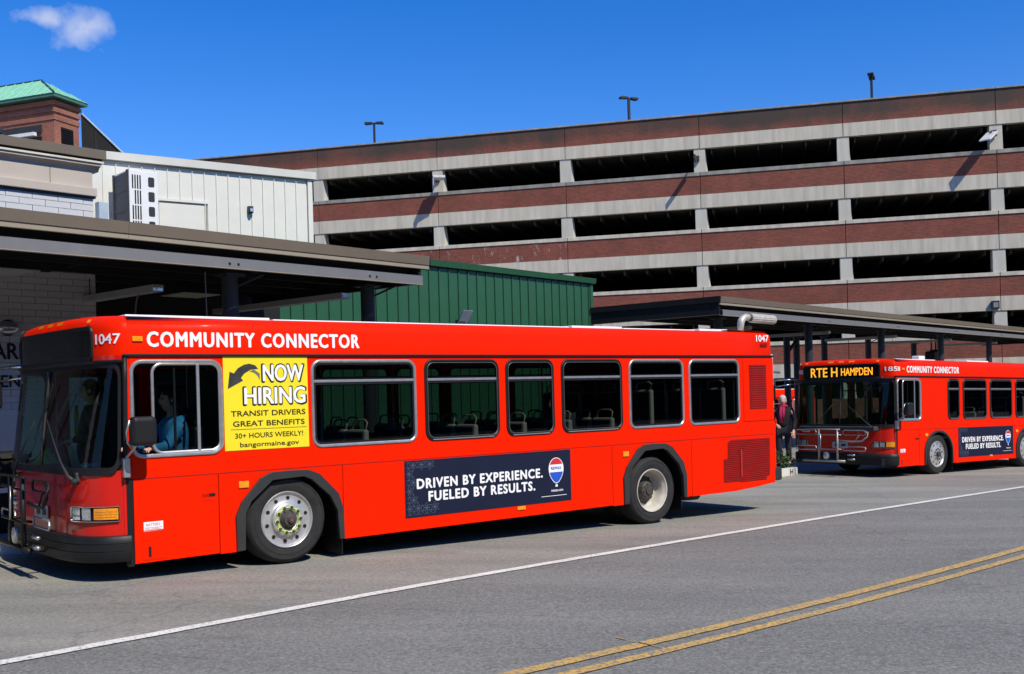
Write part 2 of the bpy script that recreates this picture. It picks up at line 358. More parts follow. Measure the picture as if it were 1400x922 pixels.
# sidewalk slab with its kerb
m = MB(); k = MB()
def strip_z(a, b, z): return bw(a, b, z)
top = [strip_z(a, b, .16) for a, b in KERB] + [bw(45, 45, .16), bw(-30, 45, .16)]
pts = [(a, b + .16) for a, b in KERB]
for i in range(len(KERB)-1):
    a, b = KERB[i], KERB[i+1]
    n = 1 if abs(b[0]-a[0]) < 8 else 6
    for j in range(n):
        p = (a[0]+(b[0]-a[0])*j/n, a[1]+(b[1]-a[1])*j/n); q = (a[0]+(b[0]-a[0])*(j+1)/n, a[1]+(b[1]-a[1])*(j+1)/n)
        g = 0.006
        if n > 1: q = (q[0]-g, q[1])
        p2, q2 = (p[0], p[1]+.16), (q[0], q[1]+.16)
        k.add([bw(*p), bw(*q), bw(*q2), bw(*p2), bw(p[0], p[1], .17), bw(q[0], q[1], .17), bw(q2[0], q2[1], .17), bw(p2[0], p2[1], .17)],
              [(0,3,2,1),(4,5,6,7),(0,1,5,4),(1,2,6,5),(2,3,7,6),(3,0,4,7)])
        m.add([bw(p2[0], p2[1], .162), bw(q[0]+g, q2[1], .162), bw(q[0]+g, 45, .162), bw(p2[0], 45, .162)], [(0, 1, 2, 3)])
struct(m.build('sidewalk', M_CONC, fix=False))
kerb = struct(k.build('kerb', mat('painted_kerb', (0.62, 0.61, 0.57), 0.8, var=0.12)))
a, b = Vector((16.3, 4.72, 0)), Vector((17.35, 5.02, 0))
def kmap(x, z):
    p = a + (b-a).normalized()*x + Vector((.285, -.958, 0))*.006; return bw(p.x, p.y, z)
lettering('H', 0.62, 0.80, 0.02, 0.15, M_BLK2, kerb, bold=0.05, mp=kmap)

# ---------------------------------------------------------------- people
def skinned(name, nodes, edges, m, parent, sub=2):
    me = bpy.data.meshes.new(name); keys = list(nodes); ix = {k: i for i, k in enumerate(keys)}
    me.from_pydata([nodes[k][0] for k in keys], [(ix[a], ix[b]) for a, b in edges], []); me.materials.append(m)
    o = bpy.data.objects.new(name, me); COL.objects.link(o); o.parent = parent
    md = o.modifiers.new('skin', 'SKIN'); md.use_smooth_shade = True
    sv = me.skin_vertices[0].data if me.skin_vertices else None
    if sv is None:
        bm = bmesh.new(); bm.from_mesh(me); bm.verts.layers.skin.verify(); bm.to_mesh(me); bm.free(); sv = me.skin_vertices[0].data
    for i, k in enumerate(keys):
        r = nodes[k][1]; sv[i].radius = r if isinstance(r, tuple) else (r, r); sv[i].use_root = (i == 0)
    s = o.modifiers.new('subdivision', 'SUBSURF'); s.levels = 1; s.render_levels = sub; return o
M_SKIN = mat('skin', (0.55, 0.33, 0.24), 0.5, var=0.06)
def head(root, c, face, hair_col, r=0.105, hair_long=False, hood=None):
    c = Vector(c); f = Vector(face).normalized(); sd = f.cross(Vector((0, 0, 1))).normalized()
    m = MB(); n = 20; h = 14; vs = []; fs = []
    for j in range(h+1):
        ph = math.pi*j/h; z = math.cos(ph); q = math.sin(ph)
        for i in range(n):
            a = 2*math.pi*i/n; fx, sx = math.cos(a), math.sin(a)
            wd = 0.80*q*(1 - 0.22*max(0, -z)); dp = 0.95*q*(1 - 0.10*max(0, -z)*(1 if fx < 0 else 0))
            p = f*(fx*dp) + sd*(sx*wd) + Vector((0, 0, z*1.2))
            if fx > 0.92 and -0.35 < z < 0.15: p += f*(0.16*(1 - abs(z+0.1)*2.2))      # nose
            if fx > 0.75 and 0.05 < z < 0.3 and 0.2 < abs(sx) < 0.5: p -= f*0.08          # eye sockets
            vs.append(c + p*r)
    for j in range(h):
        for i in range(n): fs.append((j*n+i, j*n+(i+1) % n, (j+1)*n+(i+1) % n, (j+1)*n+i))
    for sgn in (-1, 1): m.lathe(c + sd*(sgn*.8*r), sd*sgn, [(0.02*1, -.01), (0.03*1, .0), (0.02, .012), (0.0, .014)], 8)
    m.add(vs, fs).build('head', M_SKIN, root, smooth=True)
    e = MB()
    for sgn in (-1, 1): e.lathe(c + f*(.80*r) + sd*(sgn*.33*r) + Vector((0, 0, .15*r)), f, [(0.014, 0), (0.010, .008), (0, .011)], 8)
    e.lathe(c + f*(.84*r) + Vector((0, 0, -.52*r)), f, [(.022, 0), (.012, .006), (0, .007)], 8)
    e.build('eyes_and_mouth', mat('dark_eye', (0.06, 0.03, 0.03), 0.4), root, smooth=True)
    hv = MB(); vs = []; fs = []
    for j in range(9):
        ph = math.pi*0.62*j/8; z = math.cos(ph); q = math.sin(ph)
        for i in range(n):
            a = 2*math.pi*i/n; fx, sx = math.cos(a), math.sin(a); zz = z
            if fx > 0.35 and z < 0.42: zz = 0.42; q2 = math.sqrt(1-.42**2)
            else: q2 = q
            k = 1.10 + 0.03*math.sin(a*5 + j)
            vs.append(c - f*.01 + (f*(fx*q2*.93) + sd*(sx*q2*.84) + Vector((0, 0, zz*1.2)))*r*k)
    for j in range(8):
        for i in range(n): fs.append((j*n+i, j*n+(i+1) % n, (j+1)*n+(i+1) % n, (j+1)*n+i))
    hv.add(vs, fs).build('hair', mat('hair_%d' % int(hair_col[0]*100), hair_col, 0.8, var=0.3, scale=30), root, smooth=True)
def fingers(nodes, edges, key, pos, dirv, up):
    d = Vector(dirv).normalized(); u = Vector(up).normalized(); s_ = d.cross(u).normalized(); pos = Vector(pos)
    nodes[key+'p'] = (pos + d*.045, (.032, .016)); edges.append((key, key+'p'))
    for i in range(4):
        b = pos + d*.085 + s_*(i-1.5)*.021
        nodes[key+'a%d' % i] = (b, .009); nodes[key+'b%d' % i] = (b + d*(.035+.006*(1.5-abs(i-1.5))) - u*.012, .008)
        nodes[key+'c%d' % i] = (b + d*(.055+.008*(1.5-abs(i-1.5))) - u*.034, .007)
        edges += [(key+'p', key+'a%d' % i), (key+'a%d' % i, key+'b%d' % i), (key+'b%d' % i, key+'c%d' % i)]
    t = pos + d*.03 + s_*(-.045); nodes[key+'t'] = (t, .011); nodes[key+'u'] = (t + d*.035 - u*.01 - s_*.008, .009)
    edges += [(key+'p', key+'t'), (key+'t', key+'u')]
def person(label, loc, rz, pose, coat, trouser, hair, coatname, group=None, face=(-1, 0, 0), hscarf=None, parts=True):
    """pose: dict of joints in local metres; x forward is -x"""
    root = thing('person', label, 'person', loc, rz, group)
    P_ = {k: Vector(v) for k, v in pose.items()}
    nd = {'pel': (P_['pel'], (.13, .11)), 'ch': (P_['ch'], (.15, .11)), 'nb': (P_['neck'], .055), 'hd': (P_['head'] - Vector((0, 0, .06)), .05)}
    ed = [('pel', 'ch'), ('ch', 'nb'), ('nb', 'hd')]
    for s in 'lr':
        for a, b, ra, rb in (('sh', 'el', .05, .040), ('el', 'ha', .040, .026)):
            nd[s+a] = (P_[s+a], ra); nd[s+b] = (P_[s+b], rb); ed.append((s+a, s+b))
        ed.append(('ch', s+'sh'))
        nd[s+'hp'] = (P_[s+'hp'], .085); nd[s+'kn'] = (P_[s+'kn'], .055); nd[s+'ft'] = (P_[s+'ft'], .042)
        nd[s+'to'] = (P_[s+'ft'] + Vector((-.13, 0, -.045)), .032)
        ed += [('pel', s+'hp'), (s+'hp', s+'kn'), (s+'kn', s+'ft'), (s+'ft', s+'to')]
        fingers(nd, ed, s+'ha', P_[s+'ha'], P_[s+'ha'] - P_[s+'el'], (0, 0, 1) if abs((P_[s+'ha']-P_[s+'el']).normalized().z) < .7 else (1, 0, 0))
    skinned('body', nd, ed, M_SKIN, root)
    g = 1.22
    cn = {'pel': (P_['pel'] - Vector((0, 0, .02)), (.18, .145)), 'ch': (P_['ch'], (.19, .14)), 'cu': (P_['neck'] - Vector((0, 0, .05)), (.10, .085))}
    ce_ = [('pel', 'ch'), ('ch', 'cu')]
    for s in 'lr':
        cn[s+'sh'] = (P_[s+'sh'], .075); cn[s+'el'] = (P_[s+'el'], .062); cn[s+'cf'] = (P_[s+'el'].lerp(P_[s+'ha'], .92), .047)
        ce_ += [('ch', s+'sh'), (s+'sh', s+'el'), (s+'el', s+'cf')]
    mc = mat(coatname, coat, 0.85, var=0.25, scale=9); skinned('coat', cn, ce_, mc, root)
    tn = {'pel': (P_['pel'] - Vector((0, 0, .04)), (.165, .13))}; te = []
    for s in 'lr':
        tn[s+'hp'] = (P_[s+'hp'], .105); tn[s+'kn'] = (P_[s+'kn'], .078); tn[s+'ft'] = (P_[s+'ft'] + Vector((0, 0, .03)), .062)
        te += [('pel', s+'hp'), (s+'hp', s+'kn'), (s+'kn', s+'ft')]
    skinned('trousers', tn, te, mat('dark_trousers', trouser, 0.9), root)
    for s in 'lr':
        f = P_[s+'ft']; skinned('shoe', {'a': (f + Vector((.03, 0, -.03)), .05), 'b': (f + Vector((-.08, 0, -.045)), .048), 'c': (f + Vector((-.17, 0, -.05)), .036)},
                                [('a', 'b'), ('b', 'c')], M_BLACK, root, 1)
    head(root, P_['head'], face, hair)
    if hscarf:
        n = P_['neck']; MB().tube([n + Vector((.085*math.cos(a), .085*math.sin(a), .012*math.sin(2*a))) for a in [2*math.pi*i/12 for i in range(12)]], .042, 8, closed=True)\
            .tube([n + Vector((-.11, .03, -.02)), n + Vector((-.17, .05, -.18)), n + Vector((-.185, .04, -.40))], [.045, .05, .04], 8)\
            .tube([n + Vector((-.11, -.02, -.02)), n + Vector((-.175, -.01, -.16)), n + Vector((-.19, .0, -.30))], [.04, .045, .036], 8)\
            .build('scarf', hscarf, root, smooth=True)
    return root
STAND = dict(pel=(0,0,.93), ch=(0,0,1.25), neck=(0,0,1.46), head=(-.02,0,1.60), lsh=(0,.19,1.38), rsh=(0,-.19,1.38),
             lel=(.03,.27,1.10), rel=(.03,-.27,1.10), lha=(-.20,.14,1.02), rha=(-.14,-.24,.86),
             lhp=(0,.10,.88), rhp=(0,-.10,.88), lkn=(-.02,.11,.48), rkn=(-.01,-.11,.48), lft=(.02,.12,.10), rft=(.02,-.12,.10))
SIT = dict(pel=(0,0,.0), ch=(.0,0,.32), neck=(-.02,0,.54), head=(-.05,0,.68), lsh=(0,.19,.45), rsh=(0,-.19,.45),
           lel=(-.10,.26,.18), rel=(-.10,-.26,.18), lha=(-.34,.18,.14), rha=(-.34,-.20,.14),
           lhp=(-.04,.10,-.02), rhp=(-.04,-.10,-.02), lkn=(-.46,.13,-.02), rkn=(-.46,-.13,-.02), lft=(-.46,.13,-.40), rft=(-.46,-.13,-.40))
# ---------------------------------------------------------------- the buses
LOWC = [(0, 0), (-.12, .02), (-.27, .10), (-.40, .30), (-.47, .62), (-.51, 1.275), (-.56, 1.9), (-.55, 2.3), (-.47, 2.48), (-.25, 2.57), (0, 2.59)]
TOPC = [(0, 0), (-.08, .03), (-.17, .13), (-.25, .33), (-.32, .66), (-.38, 1.275), (-.42, 1.9), (-.42, 2.30), (-.34, 2.48), (-.13, 2.57), (0, 2.59)]
NF = 8
LC = catmull([(a, b, 0) for a, b in LOWC], NF); TC = catmull([(a, b, 0) for a, b in TOPC], NF)
def curve_at(C, t):
    x = max(0, min(1, t))*(len(C)-1); i = min(int(x), len(C)-2); return C[i].lerp(C[i+1], x-i)
def fxy(t, z): return curve_at(LC, t).lerp(curve_at(TC, t), max(0, min(1, (z-1.12)/1.08)))
def fp(t, z, out=0.0):
    p = fxy(t, z); q = fxy(min(1, t+.01), z) - fxy(max(0, t-.01), z); n = Vector((-q.y, q.x, 0)).normalized()
    return (p.x + n.x*out, p.y + n.y*out, z)
def t_of_y(y, z=1.6):
    a, b = 0.0, 1.0
    for _ in range(24):
        c = (a+b)/2
        if fxy(c, z).y < y: a = c
        else: b = c
    return a
def patch(mb, t0, t1, z0, z1, out, nu=16, nv=3): return mb.sheet(lambda u, v: fp(t0+(t1-t0)*u, z0+(z1-z0)*v, out), nu, nv)
def fring(mb, t0, t1, z0, z1, w, out0, out1, r=.1, K=3.2, n=6):
    def lp(d, out, rr): return [fp(x/K, z, out) for x, z in dense(rrect(t0*K+d, t1*K-d, z0+d, z1-d, max(.01, rr), n))]
    return mb.rings([lp(0, out0, r), lp(.006, out1, r), lp(w-.006, out1, r-w*.8), lp(w, out0, r-w*.8)])
def dense(L, step=.12):
    out = []; n = len(L)
    for i in range(n):
        a, b = Vector(L[i]), Vector(L[(i+1) % n]); k = 12 if (b-a).length > .3 else 1
        for j in range(k): out.append(tuple(a.lerp(b, j/k)))
    return out
def frame_ring(x0, x1, z0, z1, w, r, yo, yi, side=1):
    """window frame: moulded ring; side=1 near wall (outside = -y)"""
    m = MB(); Y = (lambda y: -y) if side == 1 else (lambda y: 2.59 + y)
    def lp(d, y, rr): return [(x, Y(y), z) for x, z in rrect(x0+d, x1-d, z0+d, z1-d, max(.012, rr))]
    return m.rings([lp(0, 0, r), lp(.004, yo*.7, r), lp(.012, yo, r-.01), lp(w-.010, yo*.9, r-w+.01), lp(w, yo*.4, r-w), lp(w, yi, r-w)])
ARCH_O = [(-.60, .20), (-.605, .572), (-.54, .716), (-.32, .955), (-.20, 1.008), (0, 1.014), (.235, 1.008), (.37, .955), (.60, .723), (.657, .551), (.661, .2)]
ARCH_I = [(-.51, .215), (-.50, .585), (-.43, .718), (-.25, .868), (-.185, .922), (.02, .931), (.178, .937), (.27, .901), (.496, .701), (.58, .533), (.60, .215)]
def round_arch(r, r2, zc): return [(-r*math.cos(a), zc + r2*math.sin(a)) for a in [math.pi*i/14 for i in range(15)]]
def wheel_parts(root, x, z, kind, name='wheel'):
    w = bpy.data.objects.new(name, None); COL.objects.link(w); w.parent = root; w.location = (x, 0.06, z)
    ax = (0, -1, 0); c = (0, 0, 0)
    ty = MB().lathe(c, ax, [(.296, -.01), (.305, .012), (.345, .026), (.375, .030), (.378, .026), (.42, .026), (.424, .031), (.448, .016), (.464, -.012), (.474, -.04), (.477, -.06), (.468, -.075), (.468, -.085), (.478, -.09), (.478, -.20), (.468, -.25), (.40, -.28), (.3, -.27)], 56)
    ty.build('tyre', M_TYRE, w, smooth=35)
    if kind == 'rear':     # block tread showing round the shoulder
        tr = MB()
        for k in range(54):
            a = 2*math.pi*k/54; ca, sa = math.cos(a), math.sin(a); da = .034
            q = []
            for rr, y in ((.466, .008), (.482, .045), (.482, .16)):
                for s_ in (-1, 1): q.append((rr*math.cos(a+s_*da), y, rr*math.sin(a+s_*da)))
            tr.add(q, [(0, 1, 3, 2), (2, 3, 5, 4)])
        o = tr.build('tread_blocks', M_TYRE, w); o['kind'] = 'stuff'
    if kind == 'front':
        rim = MB().lathe(c, ax, [(.298, .004), (.305, .018), (.298, .026), (.286, .018), (.278, .002), (.262, -.004), (.20, .004), (.186, .012), (.176, .040), (.160, .050), (.112, .052), (.10, .044), (.096, .03)], 48)
        rim.build('rim', M_RIM, w, smooth=30)
        h = MB()
        for k in range(10):
            a = 2*math.pi*(k+.35)/10; h.lathe((.232*math.cos(a), -.002, .232*math.sin(a)), ax, [(.0205, -.01), (.0205, .0035), (0, .0035)], 12)
        h.build('hand_hole', M_BLK2, w)
        MB().lathe(c, ax, [(.098, .045), (.085, .05), (.078, .075), (.066, .10), (.045, .105), (.03, .13), (0, .13)], 24).lathe((.0, -.07, .0), ax, [(.10, -.04), (.09, .0), (0, .0)], 10).build('hub', M_HUB, w, smooth=30)
        MB().lathe((0, -.131, 0), ax, [(.016, -.002), (.014, .004), (0, .004)], 12).build('hub_cap', mat('faded_red_cap', (.30, .05, .05), .6), w)
        lm = MB(); nt = MB()
        for k in range(10):
            a = 2*math.pi*(k+.1)/10; p = Vector((.137*math.cos(a), -.05, .137*math.sin(a)))
            b = a + 2*math.pi/10; q = Vector((.137*math.cos(b), -.05, .137*math.sin(b)))
            lm.lathe(p, ax, [(.024, -.002), (.024, .010), (.016, .012), (.016, .0)], 10)
            d = (q-p).normalized(); lm.tube([p + d*.022 + Vector((0, -.006, 0)), q - d*.022 + Vector((0, -.006, 0))], .007, 6)
            nt.lathe(p, ax, [(.016, 0), (.016, .028), (.008, .034), (0, .034)], 6)
        lm.build('lug_indicator_ring', M_LIME, w, smooth=30); nt.build('lug_nuts', M_HUB, w)
    elif kind == 'rear':
        MB().lathe(c, ax, [(.298, .004), (.305, .020), (.300, .028), (.288, .022), (.278, -.002), (.262, -.02), (.252, -.05), (.246, -.14), (.236, -.165), (.20, -.16), (.14, -.15)], 48).build('rim', M_RIMS, w, smooth=30)
        MB().lathe(c, ax, [(.20, -.158), (.15, -.148), (.128, -.14), (.118, -.07), (.105, -.055), (.06, -.05), (.055, -.03), (0, -.03)], 24).build('hub', M_HUB, w, smooth=30)
        h = MB(); g = MB()
        for k in range(8):
            a = 2*math.pi*(k+.2)/8; h.lathe((.185*math.cos(a), .157, .185*math.sin(a)), ax, [(.024, -.01), (.024, .003), (0, .003)], 12)
            g.lathe((.088*math.cos(a), .056, .088*math.sin(a)), ax, [(.014, -.01), (.013, .012), (0, .012)], 6)
        h.build('hand_hole', M_BLK2, w); g.build('axle_bolts', M_HUB, w)['kind'] = 'stuff'
        # inner tyre of the twin pair
        MB().lathe((0, .33, 0), ax, [(.25, .02), (.42, .02), (.47, -.03), (.475, -.2), (.42, -.26), (.25, -.26)], 40).build('inner_tyre', M_TYRE, w, smooth=35)
    else:
        MB().lathe(c, ax, [(.298, .004), (.305, .018), (.292, .022), (.275, .002), (.20, .006), (.15, .03), (.11, .032), (0, .034)], 36).build('rim', M_CHR if kind == 'chrome' else M_RIM, w, smooth=30)
        h = MB()
        for k in range(10):
            a = 2*math.pi*(k+.35)/10; h.lathe((.232*math.cos(a), -.004, .232*math.sin(a)), ax, [(.022, -.01), (.022, .005), (0, .005)], 12)
            h.lathe((.125*math.cos(a), -.03, .125*math.sin(a)), ax, [(.017, -.01), (.017, .02), (0, .022)], 8)
        h.lathe((0, -.03, 0), ax, [(.07, -.01), (.06, .05), (0, .055)], 16)
        h.build('hub', M_HUB, w)
    return w
def far_wheel(root, x, z):
    w = bpy.data.objects.new('wheel', None); COL.objects.link(w); w.parent = root; w.location = (x, 2.53, z)
    MB().lathe((0, 0, 0), (0, 1, 0), [(.0, .0), (.296, -.01), (.305, .012), (.375, .030), (.448, .016), (.477, -.06), (.478, -.20), (.40, -.28), (0, -.27)], 32).build('tyre', M_TYRE, w, smooth=35)
    MB().lathe((0, .002, 0), (0, 1, 0), [(.298, .0), (.305, .018), (.27, .01), (.12, .04), (0, .04)], 24).build('rim', M_RIM, w, smooth=30)
def balloon_pts(cx, cz, s=1.0):
    out = []
    for i in range(28):
        a = 2*math.pi*i/28; x = .118*math.sin(a); z = .135*math.cos(a)
        if z < 0: x *= 1 - (-z/.135)**2*.25; z *= 1.35
        out.append((cx+x*s, cz+z*s))
    return out
def clip_poly(P, z0, z1):
    def cl(P, f):
        out = []
        for i in range(len(P)):
            a, b = P[i], P[(i+1) % len(P)]; fa, fb = f(a), f(b)
            if fa >= 0: out.append(a)
            if fa*fb < 0: t = fa/(fa-fb); out.append((a[0]+(b[0]-a[0])*t, a[1]+(b[1]-a[1])*t))
        return out
    return cl(cl(P, lambda p: p[1]-z0), lambda p: z1-p[1])
def realty_ad(root, x0, x1, z0, z1):
    k = (x1-x0)/2.575; h = (z1-z0)/.667
    X = lambda v: x0 + (v-3.13)*k
    Z = lambda v: z0 + (v-.355)*h
    ad = MB().box(x0, x1, -.004, -.001, z0, z1).build('advert_panel', M_NAVY, root)
    ad['label'] = 'navy advertising panel with white slogan and balloon emblem'
    lettering('DRIVEN BY EXPERIENCE.', X(3.30), X(5.215), Z(.688), Z(.800), M_LET, ad, -.006, .062, space=1.16)
    lettering('FUELED BY RESULTS.', X(3.46), X(5.085), Z(.532), Z(.644), M_LET, ad, -.006, .062, space=1.16)
    cx, cz = X(5.452), Z(.785); B = balloon_pts(cx, cz, 1.0*k)
    ol = [(cx+(p[0]-cx)*1.08, cz+(p[1]-cz)*1.06) for p in B]
    MB().plate([ol], -.0055, -.0045).build('balloon_outline', M_LET, ad)
    rd = clip_poly(B, cz+.055, 9); wt = clip_poly(B, cz-.035, cz+.045); bl = clip_poly(B, -9, cz-.045)
    MB().plate([rd], -.007, -.006).build('balloon_top', M_PRED, ad)
    MB().plate([bl], -.007, -.006).build('balloon_bottom', M_BLUE, ad)
    lettering('RE/MAX', cx-.088*k, cx+.088*k, cz-.012, cz+.026, M_BLUE, ad, -.0075, .03)
    MB().plate([[(cx-.02, cz-.235), (cx+.02, cz-.235), (cx+.016, cz-.205), (cx-.016, cz-.205)]], -.0065, -.0055).build('balloon_basket', M_LET, ad)
    lettering('remax.com', X(5.36), X(5.56), Z(.488), Z(.512), M_LET, ad, -.006, .03)
    MB().box(X(5.19), X(5.62), -.006, -.005, Z(.432), Z(.438)).build('small_print', M_LET, ad)
    s = MB(); a = .118; done = 0
    for r_ in range(-1, 9):
        for c_ in range(-1, 8):
            px = 3.13 + (c_ + .5*(r_ % 2))*a; pz = .355 + r_*a*.866
            ok = (px < 3.27) or (px < 3.60 and (pz > .87 or pz < .49))
            if not ok: continue
            for q in range(6):
                an = q*math.pi/3 + math.pi/6; L = a*.56
                P_ = [(px, pz)] + [(px + r2*math.cos(an+d), pz + r2*math.sin(an+d)) for r2, d in ((L*.58, -.42), (L, 0), (L*.58, .42))]
                for i in range(4):
                    (ax_, az_), (bx_, bz_) = P_[i], P_[(i+1) % 4]
                    if not (3.135 < ax_ < 3.62 and 3.135 < bx_ < 3.62 and .36 < az_ < 1.015 and .36 < bz_ < 1.015): continue
                    d = Vector((bx_-ax_, bz_-az_)).normalized()*.0016; n = Vector((-d.y, d.x))
                    s.add([(X(ax_+n.x), -.0052, Z(az_+n.y)), (X(bx_+n.x), -.0052, Z(bz_+n.y)), (X(bx_-n.x), -.0052, Z(bz_-n.y)), (X(ax_-n.x), -.0052, Z(az_-n.y))], [(0, 1, 2, 3)])
    o = s.build('star_pattern', M_NAVL, ad, fix=False); o['kind'] = 'stuff'
def slats(root, parent, poly, y, step, m, name='grille_slats'):
    s = MB(); z = min(p[1] for p in poly) + step*.5; zt = max(p[1] for p in poly)
    while z < zt - step*.3:
        xs = []
        for i in range(len(poly)):
            (ax_, az_), (bx_, bz_) = poly[i], poly[(i+1) % len(poly)]
            if (az_-z)*(bz_-z) < 0: xs.append(ax_+(bx_-ax_)*(z-az_)/(bz_-az_))
        if len(xs) >= 2:
            a, b = min(xs)+.004, max(xs)-.004
            s.add([(a, y, z-step*.32), (b, y, z-step*.32), (b, y-.010, z+step*.05), (a, y-.010, z+step*.05), (a, y, z+step*.20), (b, y, z+step*.20)], [(0, 1, 2, 3), (3, 2, 5, 4)])
        z += step
    o = s.build(name, m, parent, fix=False); o['kind'] = 'stuff'; return o
def make_bus(S):
    global LC, TC
    fx = S.get('fx', 1.0); LC = catmull([(a*fx, b, 0) for a, b in LOWC], NF); TC = catmull([(a*fx, b, 0) for a, b in TOPC], NF)
    L_ = S['length']; root = thing('transit_bus', S['label'], 'bus', group=None); lift = S.get('lift', 0.0)
    BZ = bpy.data.objects.new('bus_body', None)
    wf, wr = S['wheels']
    # ---- near side: skirt panels, each its own piece
    zb = .215
    def arch(o, x, zlo): return [(x+a, max(b, zlo)) for a, b in o]
    AO = ARCH_O if S['arch'] == 'oct' else [(-.60, .2)] + round_arch(.60, .52, .48) + [(.60, .2)]
    AI = ARCH_I if S['arch'] == 'oct' else [(-.55, .2)] + round_arch(.55, .47, .48) + [(.55, .2)]
    def skirt(x0, x1, wx=None, tail=None):
        P_ = [(x0, zb-.008), ] if wx is None else [(x0, zb-.010)] + [(wx+a, (zb-.010 if b < .25 else b)) for a, b in AO]
        P_ += tail if tail else [(x1, zb)]
        P_ += [(x1, 1.028), (x0, 1.028)]
        return MB().plate([P_], 0.0, .035).build('skirt_panel', M_RED, root)
    s1, s2, s3, s4 = S['seams']
    d = skirt(.010, s1-.004); skirt(s1+.003, s2-.003, wf)
    skirt(s2+.003, s3-.003); skirt(s3+.003, s4-.003, wr)
    skirt(s4+.003, L_-.012, None, [(s4+(L_-s4)*.5, zb-.008), (L_-.45, zb+.022), (L_-.012, zb+.058)])
    for wx in (wf, wr):
        AT = [(wx+a, zb-.006 if b < .25 else b) for a, b in AO]; AB = [(wx+a, zb if b < .25 else b) for a, b in AI]
        MB().plate([AT + AB[::-1]], -.028, .03).build('wheel_arch_trim', M_GREYP, root, bevel=.008)
        lw = MB(); lw.box(wx-.66, wx+.66, .45, .47, .2, 1.0); lw.box(wx-.66, wx+.66, .03, .47, .99, 1.01); lw.box(wx-.67, wx-.65, .03, .47, .22, 1.0); lw.box(wx+.65, wx+.67, .03, .47, .22, 1.0)
        lw.build('wheel_well', M_BLK2, root)
        fw_ = MB(); fw_.box(wx-.66, wx+.66, 2.12, 2.14, .2, 1.0); fw_.box(wx-.66, wx+.66, 2.12, 2.56, .99, 1.01); fw_.build('wheel_well', M_BLK2, root)
    MB().box(s1*.80, s1*.80+.11, -.003, 0, .80, .835).build('door_latch', M_BLK2, root)
    # access door outlines: shallow proud frames
    for (x0, x1, z0, z1) in ((.70, .852, .765, .928), (.088, .312, .232, .527)):
        MB().plate([[(x0, z0), (x1, z0), (x1, z1), (x0, z1)]], -.003, 0).build('access_door', M_RED, root, bevel=.002)
    MB().box(.142, .168, -.006, -.003, .262, .362).build('door_latch', M_BLK2, root)
    MB().box(.772, .838, -.006, -.003, .805, .838).build('door_latch', M_BLK2, root)
    st = MB().box(.10, .292, -.003, 0, .512, .606).build('battery_sticker', M_LET, root)
    lettering('BATTERY', .125, .265, .565, .59, M_PRED, st, -.0045, .02); lettering('DISCONNECT', .112, .28, .528, .553, M_PRED, st, -.0045, .02)
    rv = MB()
    for x, z in [(.04, .28), (.04, .36), (s1-.05, .30), (s1-.05, .35), (.05, .96), (s1-.05, .96)]: rv.lathe((x, 0, z), (0, -1, 0), [(.008, 0), (.006, .003), (0, .003)], 8)
    rv.build('rivets', M_RED, root)['kind'] = 'stuff'
    # ---- near wall above the belt with its window openings
    W = S['windows']; dw = (.0, .945, 1.24, 2.205)
    holes = [rrect(dw[0]+.03, dw[1]-.02, dw[2]+.02, dw[3]-.02, .10)] + [rrect(a+.02, b-.02, 1.255, 2.19, .08) for a, b, c_ in W]
    MB().plate([[(.002, 1.038), (L_-.012, 1.038), (L_-.012, 2.245), (.002, 2.245)]] + holes, 0.0, .05).build('side_wall', M_RED, root)
    MB().box(.01, L_-.02, -.001, .045, 1.028, 1.038).build('belt_joint', M_REDL, root)
    MB().box(.0, L_-.0, .02, .04, zb+.02, 1.03).build('inner_skirt', M_BLK2, root) if False else None
    MB().box(-.06, L_+.005, -.022, .01, 2.236, 2.262).build('drip_rail', M_BLACK, root, bevel=.006)
    # windows
    def window(x0, x1, frame, side=1, gl=G_SIDE, z0=1.235, z1=2.205, split=1.965):
        f = frame_ring(x0, x1, z0, z1, .036, .115, .016, -.03, side).build('window', frame, root, smooth=30)
        yg = .022 if side == 1 else 2.568
        MB().add([(x, yg, z) for x, z in rrect(x0+.03, x1-.03, z0+.03, z1-.03, .085)], [tuple(range(24))]).build('glass', gl, f, fix=False)
        yb = (-.008, .018) if side == 1 else (2.572, 2.60)
        if split:
            MB().box(x0+.03, x1-.03, yb[0], yb[1], split-.014, split+.014).build('transom_bar', M_ALU if frame is M_ALU or side == 1 else frame, f, bevel=.004)
            if side == 1:
                gk = MB().box(x0+.04, x1-.04, .000, .02, split-.040, split-.014)
                gk.box(x0+.04, x1-.04, .0, .02, split+.014, split+.024); gk.build('gasket', M_BLACK, f)
        if side == 1 and frame is M_ALU:
            gk = MB(); 
            def lp(d_, y, rr): return [(x, y, z) for x, z in rrect(x0+d_, x1-d_, z0+d_, z1-d_, rr)]
            gk.rings([lp(.040, -.004, .08), lp(.058, -.004, .065), lp(.058, .02, .065)]); gk.build('gasket', M_BLACK, f)
        elif side == 1:
            MB().rings([[(x, y, z) for x, z in rrect(x0+d_, x1-d_, z0+d_, z1-d_, .085)] for d_, y in ((.036, -.014), (.040, -.017), (.044, -.014))]).build('frame_bead', mat('worn_grey_bead', (.10, .10, .10), .4), f)
            MB().box(x0+.10, x1-.10, -.016, -.010, z0+.012, z0+.024).build('sill_strip', M_ALU, f)
        return f
    for a, b, c_ in W: window(a, b, {'s': M_ALU, 'b': M_BLACK}[c_])
    # driver's sliding window
    f = frame_ring(-.005, .950, 1.232, 2.207, .040, .125, .018, -.03).build('driver_window', M_ALU, root, smooth=30)
    f2 = frame_ring(.205, .930, 1.262, 2.180, .030, .11, .012, -.01)
    f2.build('sliding_sash', M_ALU, f, smooth=30); MB().box(.668, .700, -.012, .01, 1.28, 2.16).build('sash_post', M_ALU, f, bevel=.004)
